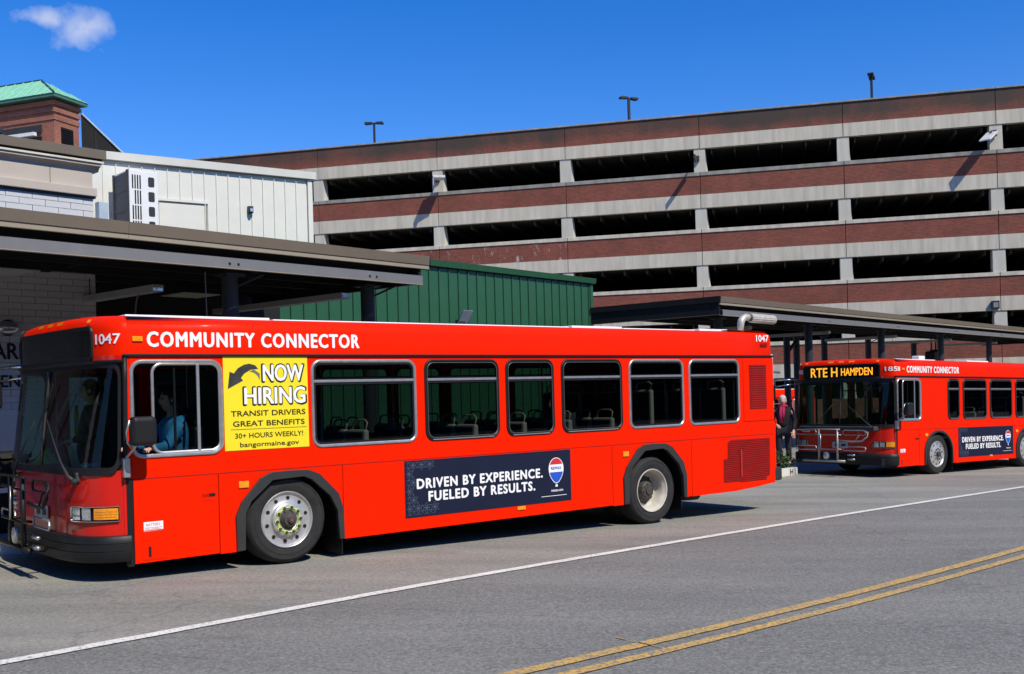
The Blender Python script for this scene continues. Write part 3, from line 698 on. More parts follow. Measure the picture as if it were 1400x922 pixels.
    MB().box(.44, .462, .02, .04, 1.28, 2.16).build('sash_post', M_GREYP, f)
    MB().add([(x, .015, z) for x, z in rrect(.22, .915, 1.28, 2.165, .09)], [tuple(range(24))]).build('glass', G_CLEAR, f, fix=False)
    # ---- far wall
    FW = [(a, b) for a, b, c_ in W if b < L_-1.2]
    holes = [[(.12, .30), (.95, .30), (.95, 2.15), (.12, 2.15)]] + [rrect(a+.02, b-.02, 1.255, 2.19, .08) for a, b in FW] + ([rrect(1.12, 1.85, 1.255, 2.19, .08)])
    MB().plate([[(.002, zb), (L_-.012, zb), (L_-.012, 2.245), (.002, 2.245)]] + holes, 2.54, 2.59).build('far_side_wall', M_RED, root)
    for a, b in FW + [(1.10, 1.87)]: window(a, b, M_GREYP, side=2, gl=G_SIDE, split=1.965)
    dr = MB()
    for x in (.12, .525, .93): dr.box(x-.02, x+.02, 2.55, 2.58, .30, 2.15)
    dr.box(.12, .95, 2.55, 2.58, .30, .40); dr.box(.12, .95, 2.55, 2.58, 2.1, 2.15)
    dd = dr.build('front_door', M_GREYP, root); MB().add([(.12, 2.565, .3), (.95, 2.565, .3), (.95, 2.565, 2.15), (.12, 2.565, 2.15)], [(0, 1, 2, 3)]).build('glass', G_CLEAR, dd, fix=False)
    # ---- roof shell
    base = [TC[i] for i in range(len(TC))]; loop = [(p.x, p.y) for p in base]
    loop += [(L_*k/8, 2.59) for k in range(1, 8)] + [(L_-.04, 2.585), (L_, 2.53), (L_, 1.3), (L_, .06), (L_-.04, .005)] + [(L_*k/8, 0.0) for k in range(7, 0, -1)]
    nL = len(loop)
    def inset(d):
        out = []
        for i in range(nL):
            a, b = Vector(loop[(i-1) % nL]), Vector(loop[(i+1) % nL]); t = (b-a).normalized(); n = Vector((t.y, -t.x))
            p = Vector(loop[i]) + n*d; out.append(p)
        return out
    rs = MB(); prof = [(2.175, -.0), (2.245, .0), (2.50, .004), (2.545, .014), (2.580, .034), (2.605, .062), (2.622, .098), (2.634, .15), (2.64, .21)]
    cr = lambda x, y, z: z + (0.035*(1 - abs((y-1.295)/1.295)**2.6)*min(1, max(0, (z-2.54)/.06))*max(0, 1 - max(0, x+.1)/.4) if x < .3 else 0)
    rs.rings([[(p.x, p.y, cr(p.x, p.y, z)) for p in inset(d_)] for z, d_ in prof[1:]]).build('roof_shell', M_RED, root, smooth=True)
    rc = MB(); T1 = [(p.x, p.y, cr(p.x, p.y, 2.640)) for p in inset(.212)]; T2 = [(p.x, p.y, 2.655) for p in inset(.9)]
    rc.rings([T1, T2]); rc.add(T2, [tuple(range(nL))]); rc.build('roof_skin', M_WHITE, root)
    for x0, x1, h in S['roofbits']: MB().box(x0, x1, .26, 1.2, 2.63, h).build('roof_hatch', M_WHITE, root, bevel=.01)
    # ---- front
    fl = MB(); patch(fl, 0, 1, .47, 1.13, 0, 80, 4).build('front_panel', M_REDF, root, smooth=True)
    
    for a_, b_ in ((0, .075), (.93, 1)): patch(MB(), a_, b_, 1.12, 2.25, 0, 8, 8).build('corner_post', M_RED, root, smooth=True)
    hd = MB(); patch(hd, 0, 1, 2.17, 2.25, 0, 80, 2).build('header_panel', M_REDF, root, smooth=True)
    bs = MB()
    bs.tube([fp(.055, z, -.004) for z in (1.04, 1.4, 1.8, 2.0, 2.245)], .026, 8); bs.build('corner_gasket', M_BLACK, root, smooth=True)
    MB().box(-.058, .004, -.006, .05, zb-.03, 1.04).build('corner_gasket', M_BLACK, root, bevel=.006)
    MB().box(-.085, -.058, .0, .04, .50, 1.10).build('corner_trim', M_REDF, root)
    wsf = fring(MB(), .085, .945, 1.085, 2.205, .078, 0.0, .022, .20).build('windshield_frame', M_BLACK, root, smooth=35)
    g = MB(); patch(g, .10, .925, 1.13, 2.18, .004, 60, 10).build('windshield_glass', G_WS, root, smooth=True)
    dv = MB(); dv.tube([fp(.50, z, .010) for z in (1.12, 1.4, 1.7, 2.0, 2.19)], .016, 8); dv.build('windshield_divider', M_GREYP, root, smooth=True)
    vs_ = MB(); vs_.sheet(lambda u, v: fp(.07+.88*u, [2.165, 2.185, 2.205, 2.205][int(v*3+.01)], [.012, .045, .045, .0][int(v*3+.01)]), 60, 3); vs_.build('visor_lip', M_BLACK, root)
    # destination sign
    sg = MB(); K = 3.2; sgn_l = [fp(x/K, z, .010) for x, z in dense(rrect(.292*K, .706*K, 2.205, 2.545, .05))]
    sgo = patch(MB(), .297, .701, 2.21, 2.54, .010, 40, 3).build('destination_sign', M_SIGN, root, smooth=True)
    fring(MB(), .290, .708, 2.200, 2.552, .045, 0.0, .020, .07).build('sign_frame', M_BLACK, sgo, smooth=35)
    if S.get('dest'):
        def smap(x, z):   # x measured across the sign, seen from the front left to right
            t = t_of_y(2.12 - x, 2.4); return fp(t, z, .018)
        for txt, a, b, z0, z1 in S['dest']: lettering(txt, a, b, z0, z1, M_LED, sgo, bold=.022, mp=smap, name='lit_lettering')
    else:
        s_ = MB()
        for k in range(14):
            z = 2.235 + k*.0215; patch(s_, .315, .675, z, z+.004, .0115, 30, 1)
        o = s_.build('sign_louvres', mat('sign_line', (0.014, 0.014, 0.015), .6), sgo, fix=False); o['kind'] = 'stuff'
    for y in (.36, 1.0, 1.275, 1.55, 2.22):
        t = t_of_y(y, 2.4); ml = MB(); dt = .011; ml.sheet(lambda u, v: fp(t-dt+2*dt*u, 2.572+.030*v+.026*(1-abs((y-1.295)/1.295)**2.6), .012 - .02*v), 3, 2); ml.build('marker_light', M_AMB, root)
    # bumper
    bp = MB(); prof = [(.0, .500), (.045, .495), (.062, .470), (.066, .430), (.060, .425), (.066, .420), (.066, .355), (.060, .350), (.066, .345), (.060, .270), (.040, .245), (.0, .24)]
    bp.sheet(lambda u, v: fp(.035+.93*u, prof[int(round(v*11))][1], prof[int(round(v*11))][0]), 80, 11); bp.build('front_bumper', M_BUMP, root, smooth=40)
    # headlights
    for (ta, tb, am) in ((t_of_y(.42, .7), t_of_y(.17, .7), .105), (t_of_y(2.17, .7), t_of_y(2.44, .7), .92)):
        lo, hi = min(ta, tb), max(ta, tb); a0, a1 = min(lo, am) if am < lo else lo, hi if am < lo else max(hi, am)
        hl = fring(MB(), a0-.008, a1+.008, .632, .792, .018, 0, .026, .03).build('headlight', M_CHR, root, smooth=35)
        bk = MB(); patch(bk, a0, a1, .64, .785, .004, 16, 2).build('housing', M_BLACK, hl)
        w_ = (hi-lo)/2
        for q in range(2):
            c = MB(); patch(c, lo+q*w_+.006, lo+(q+1)*w_-.004, .655, .772, .016, 6, 3).build('lamp_lens', M_LENS, hl, smooth=True)
        ax0, ax1 = (am+.004, lo-.010) if am < lo else (hi+.010, am-.004)
        c = MB(); patch(c, ax0, ax1, .660, .768, .018, 8, 3).build('turn_signal', M_AMB, hl, smooth=True)
        rb = MB()
        for z in (.688, .714, .740): patch(rb, ax0+.008, ax1-.008, z-.004, z+.004, .022, 8, 1)
        rb.build('lens_ribs', M_AMB, hl)
    # licence plate
    lp_ = patch(MB(), t_of_y(1.06, .7), t_of_y(1.47, .7), .615, .75, .012, 6, 1).build('licence_plate', mat('plate_grey', (0.42, 0.44, 0.46), .4), root)
    k_ = MB(); patch(k_, t_of_y(1.12, .7), t_of_y(1.24, .7), .65, .715, .015, 2, 1); patch(k_, t_of_y(1.29, .7), t_of_y(1.41, .7), .65, .715, .015, 2, 1); k_.build('plate_marks', M_GREYP, lp_)['kind'] = 'stuff'
    # wipers
    for arm, bl in (((.346, 1.03, 1.088, 1.63), (.49, 2.02, .93, 1.44)), ((2.0, 1.03, 1.454, 1.62), (1.06, 1.99, 1.46, 1.42))):
        a = MB(); T = lambda y, z, o: fp(t_of_y(y, z), z, o)
        y0, z0, y1, z1 = arm; P_ = [T(y0, z0, .03)] + [T(y0+(y1-y0)*u, z0+(z1-z0)*u, .055) for u in (.08, .3, .6, 1)]
        a.tube(P_, [.022, .018, .010, .007, .006], 6); a.lathe(T(y0, z0, .01), (-1, 0, 0), [(.034, 0), (.03, .04), (0, .045)], 10)
        wp = a.build('wiper', M_GREYP, root, smooth=True)
        y0, z0, y1, z1 = bl; b_ = MB(); b_.tube([T(y0+(y1-y0)*u, z0+(z1-z0)*u, .036) for u in (0, .2, .4, .6, .8, 1)], .008, 5); b_.tube([T(y0+(y1-y0)*u, z0+(z1-z0)*u, .052) for u in (.2, .5, .8)], .005, 5)
        b_.build('wiper_blade', M_GREYP, wp)
    # near mirror with arm
    mr = MB().box(-.095, .145, -.34, -.19, 1.37, 1.65).build('side_mirror', M_MIRR, root, bevel=.045)
    for e in mr.modifiers: e.segments = 4
    MB().tube([(-.02, -.24, 1.40), (-.04, -.17, 1.33), (-.07, -.08, 1.26), (-.07, -.03, 1.24)], .013, 8).tube([(-.095, -.25, 1.62), (-.115, -.22, 1.5), (-.10, -.2, 1.4), (-.05, -.17, 1.34)], .010, 8).build('mirror_arm', M_ALU, root, smooth=True)
    MB().box(-.10, -.035, -.07, .0, 1.06, 1.25).build('mirror_bracket', M_ALU, root, bevel=.008)
    MB().tube([(-.10, 2.62, 2.22), (-.35, 2.80, 2.24), (-.52, 3.05, 2.22)], .022, 8).tube([(-.12, 2.62, 2.13), (-.4, 2.82, 2.10), (-.52, 3.02, 2.06)], .013, 8).build('kerbside_mirror_arm', M_CHR, root, smooth=True)
    MB().box(-.62, -.48, 2.98, 3.2, 1.75, 2.12).build('kerbside_mirror', M_MIRR, root, bevel=.04)
    # fleet numbers and name
    num = S['num']
    lettering(num, -.02, .0, 0, 0, M_LET, root) if False else None
    def nmap(x, z):
        if x >= 0: return (x, -.004, z)
        # wrap on to the rounded corner
        d_ = -x; t = 0.0; acc = 0.0; p = fxy(0, 2.4)
        while acc < d_ and t < .4:
            t += .004; q = fxy(t, 2.4); acc += (q-p).length; p = q
        return fp(t, z, .006)
    n0, n1 = S['numx']
    lettering(num, n0, n1, 2.365, 2.462, M_LET, root, bold=.03, mp=nmap, name='fleet_number')
    def nfar(x, z): return fp(t_of_y(2.50-x, 2.4), z, .006)
    lettering(num, 0.0, .16, 2.36, 2.455, M_LET, root, bold=.03, mp=nfar, name='fleet_number')
    t0, t1 = S['name']
    lettering('COMMUNITY CONNECTOR', t0, t1, 2.335, 2.480, M_LET, root, -.003, .056, name='name_lettering', space=1.17)
    lettering(num, L_-.395, L_-.10, 2.475, 2.575, M_LET, root, -.003, .04, name='fleet_number')
    a0 = S['side_marker']
    MB().box(a0, a0+.10, -.014, 0, 2.385, 2.435).build('marker_light', M_AMB, root, bevel=.004)
    MB().box(L_-.30, L_-.14, -.012, 0, 2.40, 2.45).build('marker_light', mat('red_lens', (.35, .005, .005), .2, coat=.6), root, bevel=.004)
    for x in (wf-.56, wr-.60): MB().box(x, x+.11, -.014, 0, .865, .935).build('side_reflector', M_AMB, root, bevel=.004)
    MB().box(S['low_marker'], S['low_marker']+.13, -.014, 0, .30, .345).build('side_reflector', M_AMB, root, bevel=.004)
    # rear
    MB().box(L_-.012, L_, .01, 2.58, .27, 2.245).build('rear_wall', M_RED, root)
    MB().box(L_-.01, L_+.125, .06, 2.53, .46, 1.235).build('engine_door', M_RED, root, bevel=.04)
    MB().box(L_-.005, L_+.20, .02, 2.57, .29, .50).build('rear_bumper', M_GREYP, root, bevel=.03)
    for z, mm in ((1.9, 'red'), (1.7, 'amb')):
        for y in (.16, 2.40): MB().lathe((L_, y, z), (1, 0, 0), [(.05, 0), (.045, .02), (0, .022)], 14).build('tail_light', MATS['red_lens'] if mm == 'red' else M_AMB, root)
    # engine grilles on the near side
    x0 = L_-.735
    ep = MB().plate([[(x0, 1.25), (x0+.725, 1.25), (x0+.725, 2.205), (x0, 2.205)]], -.008, 0).build('engine_side_door', M_RED, root, bevel=.003)
    G1 = [(x0+.14, 1.432), (x0+.545, 1.432), (x0+.545, 2.115), (x0+.14, 2.115)]
    gp = MB().plate([G1], -.011, -.008).build('vent_grille', M_REDL, root); slats(root, gp, G1, -.0115, .034, M_REDL)
    dx = L_ - 9.985
    G2 = [(8.745+dx, .352), (9.755+dx, .330), (9.765+dx, .395), (9.836+dx, .40), (9.855+dx, .975), (8.935+dx, .985), (8.856+dx, .945), (8.846+dx, .705), (8.755+dx, .703)]
    if S.get('big_grille', True):
        gp = MB().plate([G2], -.004, 0).build('radiator_grille', M_REDL, root); slats(root, gp, G2, -.0045, .028, M_REDL)
        MB().box(9.13+dx, 9.16+dx, -.020, -.01, .42, .82).build('grille_brace', mat('brace_red', (.45, .03, .02), .5), gp)
    # exhaust
    ex = MB(); xe = L_-.56; ex.tube([(xe, .16, 2.60), (xe, .16, 2.74), (xe+.02, .16, 2.80), (xe+.06, .16, 2.84), (xe+.13, .16, 2.865), (xe+.20, .16, 2.86)], [.055, .055, .056, .056, .054, .054], 14)
    eo = ex.build('exhaust_pipe', M_EXH, root, smooth=True)
    MB().lathe((xe+.19, .16, 2.86), (1, 0, -.05), [(.058, 0), (.062, .01), (.062, .035), (.058, .045)], 16).build('clamp', M_HUB, eo, smooth=True)
    df = MB(); ring = []
    for i, xx in enumerate((0, .01, .58, .59)):
        rr = (.055, .068, .068, .03)[i]
        ring.append([(xe+.235+xx, .16 + (rr + (.005 if k % 2 else 0))*math.cos(2*math.pi*k/28), 2.852 - xx*.03 + (rr + (.005 if k % 2 else 0))*math.sin(2*math.pi*k/28)) for k in range(28)])
    df.rings(ring).build('exhaust_diffuser', M_EXH, eo)
    # underside
    ch = MB(); ch.box(.0, wf-.66, .04, 2.54, zb+.005, .37); ch.box(wf-.66, wf+.66, .47, 2.12, zb+.0, .37); ch.box(wf+.66, wr-.66, .04, 2.54, zb+.005, .37)
    ch.box(wr-.66, wr+.66, .47, 2.12, zb, .37); ch.box(wr+.66, L_-.01, .04, 2.54, .27, .40); ch.box(-.38, .0, .15, 2.45, .25, .40); ch.build('chassis', M_BLK2, root)
    MB().lathe((L_-1.70, .28, .20), (1, 0, 0), [(.0, -.18), (.08, -.17), (.09, 0), (.09, .15), (.0, .17)], 14).build('drain_tank', M_BLACK, root, smooth=True)
    for wx in (wf+.66, wr+.60): MB().box(wx, wx+.012, .05, .42, .03, zb+.06).build('mud_flap', M_BLACK, root)
    # interior
    it = MB(); FX = [.06, wf-.67, wf+.67, wr-.67, wr+.67, L_-.9]
    for q in range(5): yy = .48 if q in (1, 3) else .05; it.box(FX[q], FX[q+1], yy, 2.59-yy, .372, .385 if q < 3 else .75)
    it.build('interior_floor', M_FLOORI, root)
    ic = MB(); ic.box(.0, L_-.05, .06, 2.53, 2.215, 2.235); ic.box(-.2, 0, .25, 2.4, 2.215, 2.235); ic.build('interior_ceiling', M_INT, root)
    MB().box(L_-.90, L_-.88, .05, 2.54, .37, 2.22).build('rear_bulkhead', M_INT, root)
    MB().box(-.44, .02, .30, 2.35, 1.02, 1.12).build('dashboard', mat('dashboard', (.05, .05, .05), .7), root, bevel=.02)
    MB().box(1.02, 1.05, .06, 1.15, .385, 2.1).build('driver_screen', M_BLACK, root)
    ds = MB().box(.42, .86, .42, .86, .385, .86).box(.80, .92, .42, .86, .86, 1.52).box(.82, .90, .50, .78, 1.52, 1.72).build('driver_seat', M_BLACK, root, bevel=.04)
    MB().tube([(.16+.0*math.cos(a) + .10*math.sin(a), .64+.23*math.cos(a), 1.13+.19*math.sin(a)) for a in [2*math.pi*i/20 for i in range(20)]], .014, 6, closed=True).tube([(.0, .64, 1.0), (.16, .64, 1.13)], .03, 8).build('steering_wheel', M_BLACK, root, smooth=True)
    seat = MB().box(-.22, .22, -.20, .20, .40, .47).box(.17, .24, -.20, .20, .47, 1.02).build('seat', M_SEAT, root, bevel=.025)
    cu = MB().box(-.20, .18, -.18, .18, .47, .50).box(.15, .175, -.18, .18, .52, .98).build('seat_cushion', M_SEATC, seat)
    hnd = MB().tube([(.22, -.15, 1.0), (.24, -.15, 1.10), (.24, -.10, 1.13), (.24, .10, 1.13), (.24, .15, 1.10), (.22, .15, 1.0)], .012, 6).build('grab_handle', M_SEAT, seat, smooth=True)
    lgs = MB().tube([(0, 0, .0), (0, 0, .4)], .03, 6).build('seat_leg', M_GREYP, seat)
    first = True; x = 2.5
    while x < L_-1.2:
        for y in (.30, .76, 1.83, 2.28):
            z = .385 if x < wr-.8 else .755
            if first: seat.location = (x, y, z); first = False
            else:
                s2_ = seat.copy(); COL.objects.link(s2_); s2_.location = (x, y, z)
                for c in seat.children: q = c.copy(); COL.objects.link(q); q.parent = s2_
        x += .78
    for x, y in ((1.2, 1.0), (1.2, 1.6), (2.6, .98), (4.0, 1.6), (5.4, .98), (6.6, 1.6)):
        if x < L_-1.3: MB().tube([(x, y, .385), (x, y, 2.22)], .016, 8).build('stanchion', mat('stanchion_paint', (.75, .74, .68), .4), root, smooth=True)
    for y in (.95, 1.64): MB().tube([(1.2, y, 2.02), (L_-1.3, y, 2.02)], .014, 6).build('hand_rail', M_ALU, root, smooth=True)
    # wheels
    wheel_parts(root, wf, .483-S.get('wdrop', 0), S['wheel_kinds'][0]); wheel_parts(root, wr, S['rear_z'], S['wheel_kinds'][1])
    far_wheel(root, wf, .483); far_wheel(root, wr, S['rear_z'])
    # bike rack folded up against the front
    rk = bpy.data.objects.new('bike_rack', None); COL.objects.link(rk); rk.parent = root
    rm = M_BLACK if S.get('rack') == 'black' else mat('rack_steel', (.34, .33, .31), .4, metal=.5)
    fr = MB(); X = -.75
    for y in (1.05, 1.55): fr.tube([(X, y, .30), (X, y, 1.06)], .026, 8); fr.tube([(X, y, .32), (-.48, y, .30)], .022, 8); fr.tube([(X, y, .62), (X+.09, y, .60)], .016, 6)
    fr.tube([(X, .98, 1.055), (X, 1.95, 1.055)], .014, 8); fr.tube([(X, .95, .93), (X, 1.95, .93)], .012, 8); fr.tube([(X, .95, .60), (X, 1.95, .60)], .014, 8); fr.tube([(X, .85, .33), (X, 2.0, .33)], .030, 8); fr.build('rack_frame', rm, rk, smooth=True)
    def loop_(y0, y1, z0, z1, x=-.68):
        return MB().tube([(x, p[0], p[1]) for p in rrect(y0, y1, z0, z1, (z1-z0)/2-.002, 4)], .012, 6, closed=True)
    for (y0, y1) in ((.36, .95), (1.68, 2.26)):
        loop_(y0, y1, .93, 1.035).build('tyre_tray', rm, rk, smooth=True); loop_(y0, y1, .575, .665).build('tyre_tray', M_ALU, rk, smooth=True)
    MB().tube([(-.70, 1.05, .80), (-.71, .70, .78), (-.72, .42, .80), (-.72, .28, .90), (-.71, .28, .99), (-.70, .40, 1.03)], .020, 8).tube([(-.71, .62, .79), (-.70, .50, .93)], .012, 6).build('support_arm', rm, rk, smooth=True)
    MB().tube([(-.72, .62, .48), (-.72, .80, .48)], .022, 8).tube([(-.72, .62, .38), (-.72, .80, .38)], .022, 8).build('handle_grip', M_ALU, rk, smooth=True)
    MB().tube([(-.76, 1.50, .95), (-.77, 1.50, .60)], .012, 6).lathe((-.76, 1.35, .45), (-1, 0, 0), [(.09, 0), (.08, .02), (0, .02)], 14).build('spring_latch', M_ALU, rk, smooth=True)
    # advertising on the near side
    realty_ad(root, *S['ad'])
    bpy.data.objects.remove(BZ)
    if lift:
        for c in root.children:
            if not c.name.startswith('wheel') or c.name.startswith(('wheel_arch', 'wheel_well')): c.location.z += lift
    return root
bus = make_bus(dict(label='long red city bus in front with a yellow now-hiring poster, number 1047', length=9.995, wheels=(1.655, 7.265), arch='oct',
    seams=(.878, 2.322, 6.465, 8.058), windows=[(1.958, 3.326, 's'), (3.44, 4.553, 'b'), (4.656, 5.456, 'b'), (5.579, 6.689, 'b'), (6.817, 7.928, 's'), (8.037, 9.169, 's')],
    roofbits=[(.06, 1.62, 2.670), (1.66, 5.98, 2.656), (6.03, 6.98, 2.672), (7.0, 8.5, 2.656), (8.6, 9.25, 2.672)], num='1047', numx=(-.36, -.07), name=(.185, 2.57),
    side_marker=.035, low_marker=4.79, rear_z=.354, wheel_kinds=('front', 'rear'), ad=(3.13, 5.705, .355, 1.02), rack='black'))
bus.location = P0; bus.rotation_euler = (0, 0, TH1)
# now-hiring poster
yp = MB().box(.957, 1.918, -.004, -.001, 1.258, 2.235).build('hiring_poster', M_YEL, bus); yp['label'] = 'yellow poster with NOW HIRING lettering and a curved grey arrow'
OB = mat('poster_outline_black', (.012, .012, .012), .6)
for txt, a, b, z0, z1 in (('NOW', 1.40, 1.862, 1.978, 2.148), ('HIRING', 1.185, 1.880, 1.738, 1.908)):
    lettering(txt, a-.010, b+.012, z0-.012, z1+.008, OB, yp, -.006, .075); lettering(txt, a, b, z0, z1, M_LET, yp, -.008, .035)
for txt, a, b, z0, z1, bo in (('TRANSIT DRIVERS', 1.03, 1.88, 1.612, 1.668, .03), ('GREAT BENEFITS', 1.05, 1.868, 1.506, 1.561, .03), ('30+ HOURS WEEKLY!', 1.07, 1.846, 1.382, 1.434, .02), ('bangormaine.gov', 1.122, 1.795, 1.275, 1.338, .02)):
    lettering(txt, a, b, z0, z1, OB, yp, -.006, bo)
MB().box(1.025, 1.89, -.006, -.0045, 1.473, 1.477).build('poster_rule', OB, yp)
MB().plate([[(1.003, 1.90), (1.027, 2.079), (1.072, 2.060), (1.120, 2.115), (1.19, 2.152), (1.246, 2.161), (1.31, 2.145), (1.345, 2.107), (1.258, 2.098), (1.19, 2.06), (1.150, 2.015), (1.172, 1.985)]], -.0065, -.005).build('poster_arrow', mat('arrow_grey', (.05, .05, .05), .4, var=.5, scale=6), yp)
MB().plate([[(1.244, 2.083), (1.30, 2.098), (1.361, 2.057), (1.362, 1.988), (1.335, 2.035), (1.30, 2.065)]], -.006, -.005).build('poster_arrow', mat('arrow_tail', (.16, .16, .15), .4), yp)
bus2 = make_bus(dict(label='shorter red bus parked behind with the lit sign RTE H HAMPDEN, number 1858', length=8.52, wheels=(1.655, 5.78), arch='round',
    seams=(.86, 2.36, 5.13, 6.50), windows=[(2.06, 2.58, 'b'), (2.72, 3.81, 'b'), (3.95, 5.03, 'b'), (5.18, 6.28, 'b'), (6.42, 7.5, 'b')],
    fx=.66, roofbits=[(.4, 2.0, 2.66), (3.4, 4.4, 2.67)], num='1858', numx=(-.25, .13), name=(.40, 2.57), side_marker=.20, low_marker=3.9, rear_z=.483, wheel_kinds=('alloy', 'alloy'),
    ad=(2.50, 5.05, .33, 1.04), rack='silver', lift=.045, big_grille=False,
    dest=[('RTE H', .03, .75, 2.27, 2.48), ('HAMPDEN', .85, 1.64, 2.29, 2.46)]))
def place_bus(b, x, y, z, yaw, slope):
    d = Vector((math.cos(yaw), math.sin(yaw), -slope)).normalized(); n = Vector((-math.sin(yaw), math.cos(yaw), 0)); u = d.cross(n)
    b.matrix_world = Matrix(((d.x, n.x, u.x, x), (d.y, n.y, u.y, y), (d.z, n.z, u.z, z), (0, 0, 0, 1)))
TH2 = R(36.9); o2 = Vector((8.60, 23.44, 0))
place_bus(bus2, o2.x, o2.y, -.362, TH2, .0206)
def lowmap(x, z): return fp(t_of_y(2.32-x, 1.0), z, .006)
lettering('1858', .0, .24, 1.02, 1.10, M_LET, bus2, bold=.03, mp=lowmap, name='fleet_number')
MB().box(1.55, 1.80, .4, .6, 2.68, 2.80).build('roof_beacon', M_WHITE, bus2, bevel=.02)
bus3 = copy_tree(bus)
bus3['label'] = 'distant red bus glimpsed under the far shelter, behind the shorter bus'
TH3 = R(44); p3 = Vector((7.6, 44.2, 0)); place_bus(bus3, p3.x, p3.y, -.93, TH3, .012)
# ---------------------------------------------------------------- people in and by the buses
def on(b, x, y, z): return b.matrix_world @ Vector((x, y, z)) if b is bus2 else Vector((P0 + D1*x + N1*y) + Vector((0, 0, z)))
drv = dict(SIT); drv.update(rel=(-.20, -.30, .20), rha=(-.42, -.50, .20), lha=(-.46, .05, .20), lel=(-.22, .26, .20), ch=(-.02, 0, .32))
person('bus driver in a blue jacket leaning one hand on the open sliding window', on(bus, .66, .60, 1.12), TH1, drv, (.05, .27, .56), (.02, .02, .03), (.03, .02, .015), 'blue_jacket')
s2 = dict(STAND); s2['lha'] = (-.22, .10, 1.05); s2['rha'] = (-.22, -.10, 1.05)
pz = person('person in a dark hooded coat and reflective vest standing behind the windshield', on(bus, .22, 1.95, .33), TH1 + R(-20), s2, (.012, .035, .028), (.02, .02, .02), (.012, .016, .014), 'dark_green_coat')
MB().tube([Vector((-.17, -.02, 1.34)) + Vector((0, .17*math.sin(a), .20*math.cos(a) - .10)) for a in [2*math.pi*i/18 for i in range(18)]], .013, 6, closed=True).build('reflective_trim', mat('hi_vis', (.45, .55, .04), .6), pz, smooth=True)
sp = dict(SIT); sp.update(rha=(-.44, -.16, .22), rel=(-.18, -.26, .14), head=(-.12, 0, .62))
person('passenger in a dark grey coat slumped in a seat by the fourth side window', on(bus, 5.95, .42, .98), TH1, sp, (.055, .056, .06), (.02, .02, .02), (.03, .025, .02), 'grey_coat')
st = dict(STAND)
g0 = bw(17.15, 5.55); person('grey-haired person in a long black coat and magenta scarf on the kerb', (g0.x + .25, g0.y, g0.z + .16), TH1 + R(35), st, (.010, .010, .012), (.012, .012, .014), (.45, .44, .42), 'black_coat',
       hscarf=mat('magenta_scarf', (.32, .01, .06), .8, var=.25, scale=20))
# clutter on the dashboard
def on_dash(x, y, z): return on(bus, x, y, z)
cl = thing('safety_vest', 'crumpled lime safety vest on the dashboard behind the windshield', 'vest', on_dash(-.28, 1.98, 1.12), TH1)
vb = MB(); rr = random.Random(3)
vb.sheet(lambda u, v: (-.12+.24*u, -.22+.44*v, .02 + .10*math.sin(3.1*u)*math.sin(3.1*v) + .05*math.sin(17*u+9*v)*math.sin(3.1*u)*math.sin(3.1*v) + .03*math.sin(31*v)*math.sin(3.1*u)), 18, 22).build('cloth', mat('lime_vest', (.40, .75, .04), .7, var=.2, scale=20), cl, smooth=True)
pr = thing('paper_roll', 'mint paper roll lying on the dashboard', 'paper', on_dash(-.25, .56, 1.155), TH1)
MB().lathe((0, -.14, 0), (0, 1, 0), [(.018, 0), (.036, 0), (.036, .28), (.018, .28), (.018, 0)], 20).build('roll', mat('mint_paper', (.36, .62, .54), .7), pr, smooth=30)
pc = thing('pass_card', 'small purple card propped on the dashboard', 'card', on_dash(-.25, .30, 1.125), TH1)
MB().box(-.004, .004, -.06, .06, 0, .085).build('card', mat('purple_card', (.10, .07, .24), .6), pc)
o = thing('folder', 'pale folder leaning on the dashboard behind the wipers', 'folder', on_dash(-.22, 1.05, 1.12), TH1)
MB().plate([[(-.17, 0), (.17, 0), (.10, .24), (-.12, .20)]], -.01, .0, mp=lambda x, y, z: (y - .2*z, x, z)).build('cover', mat('folder_paper', (.30, .34, .32), .7), o)
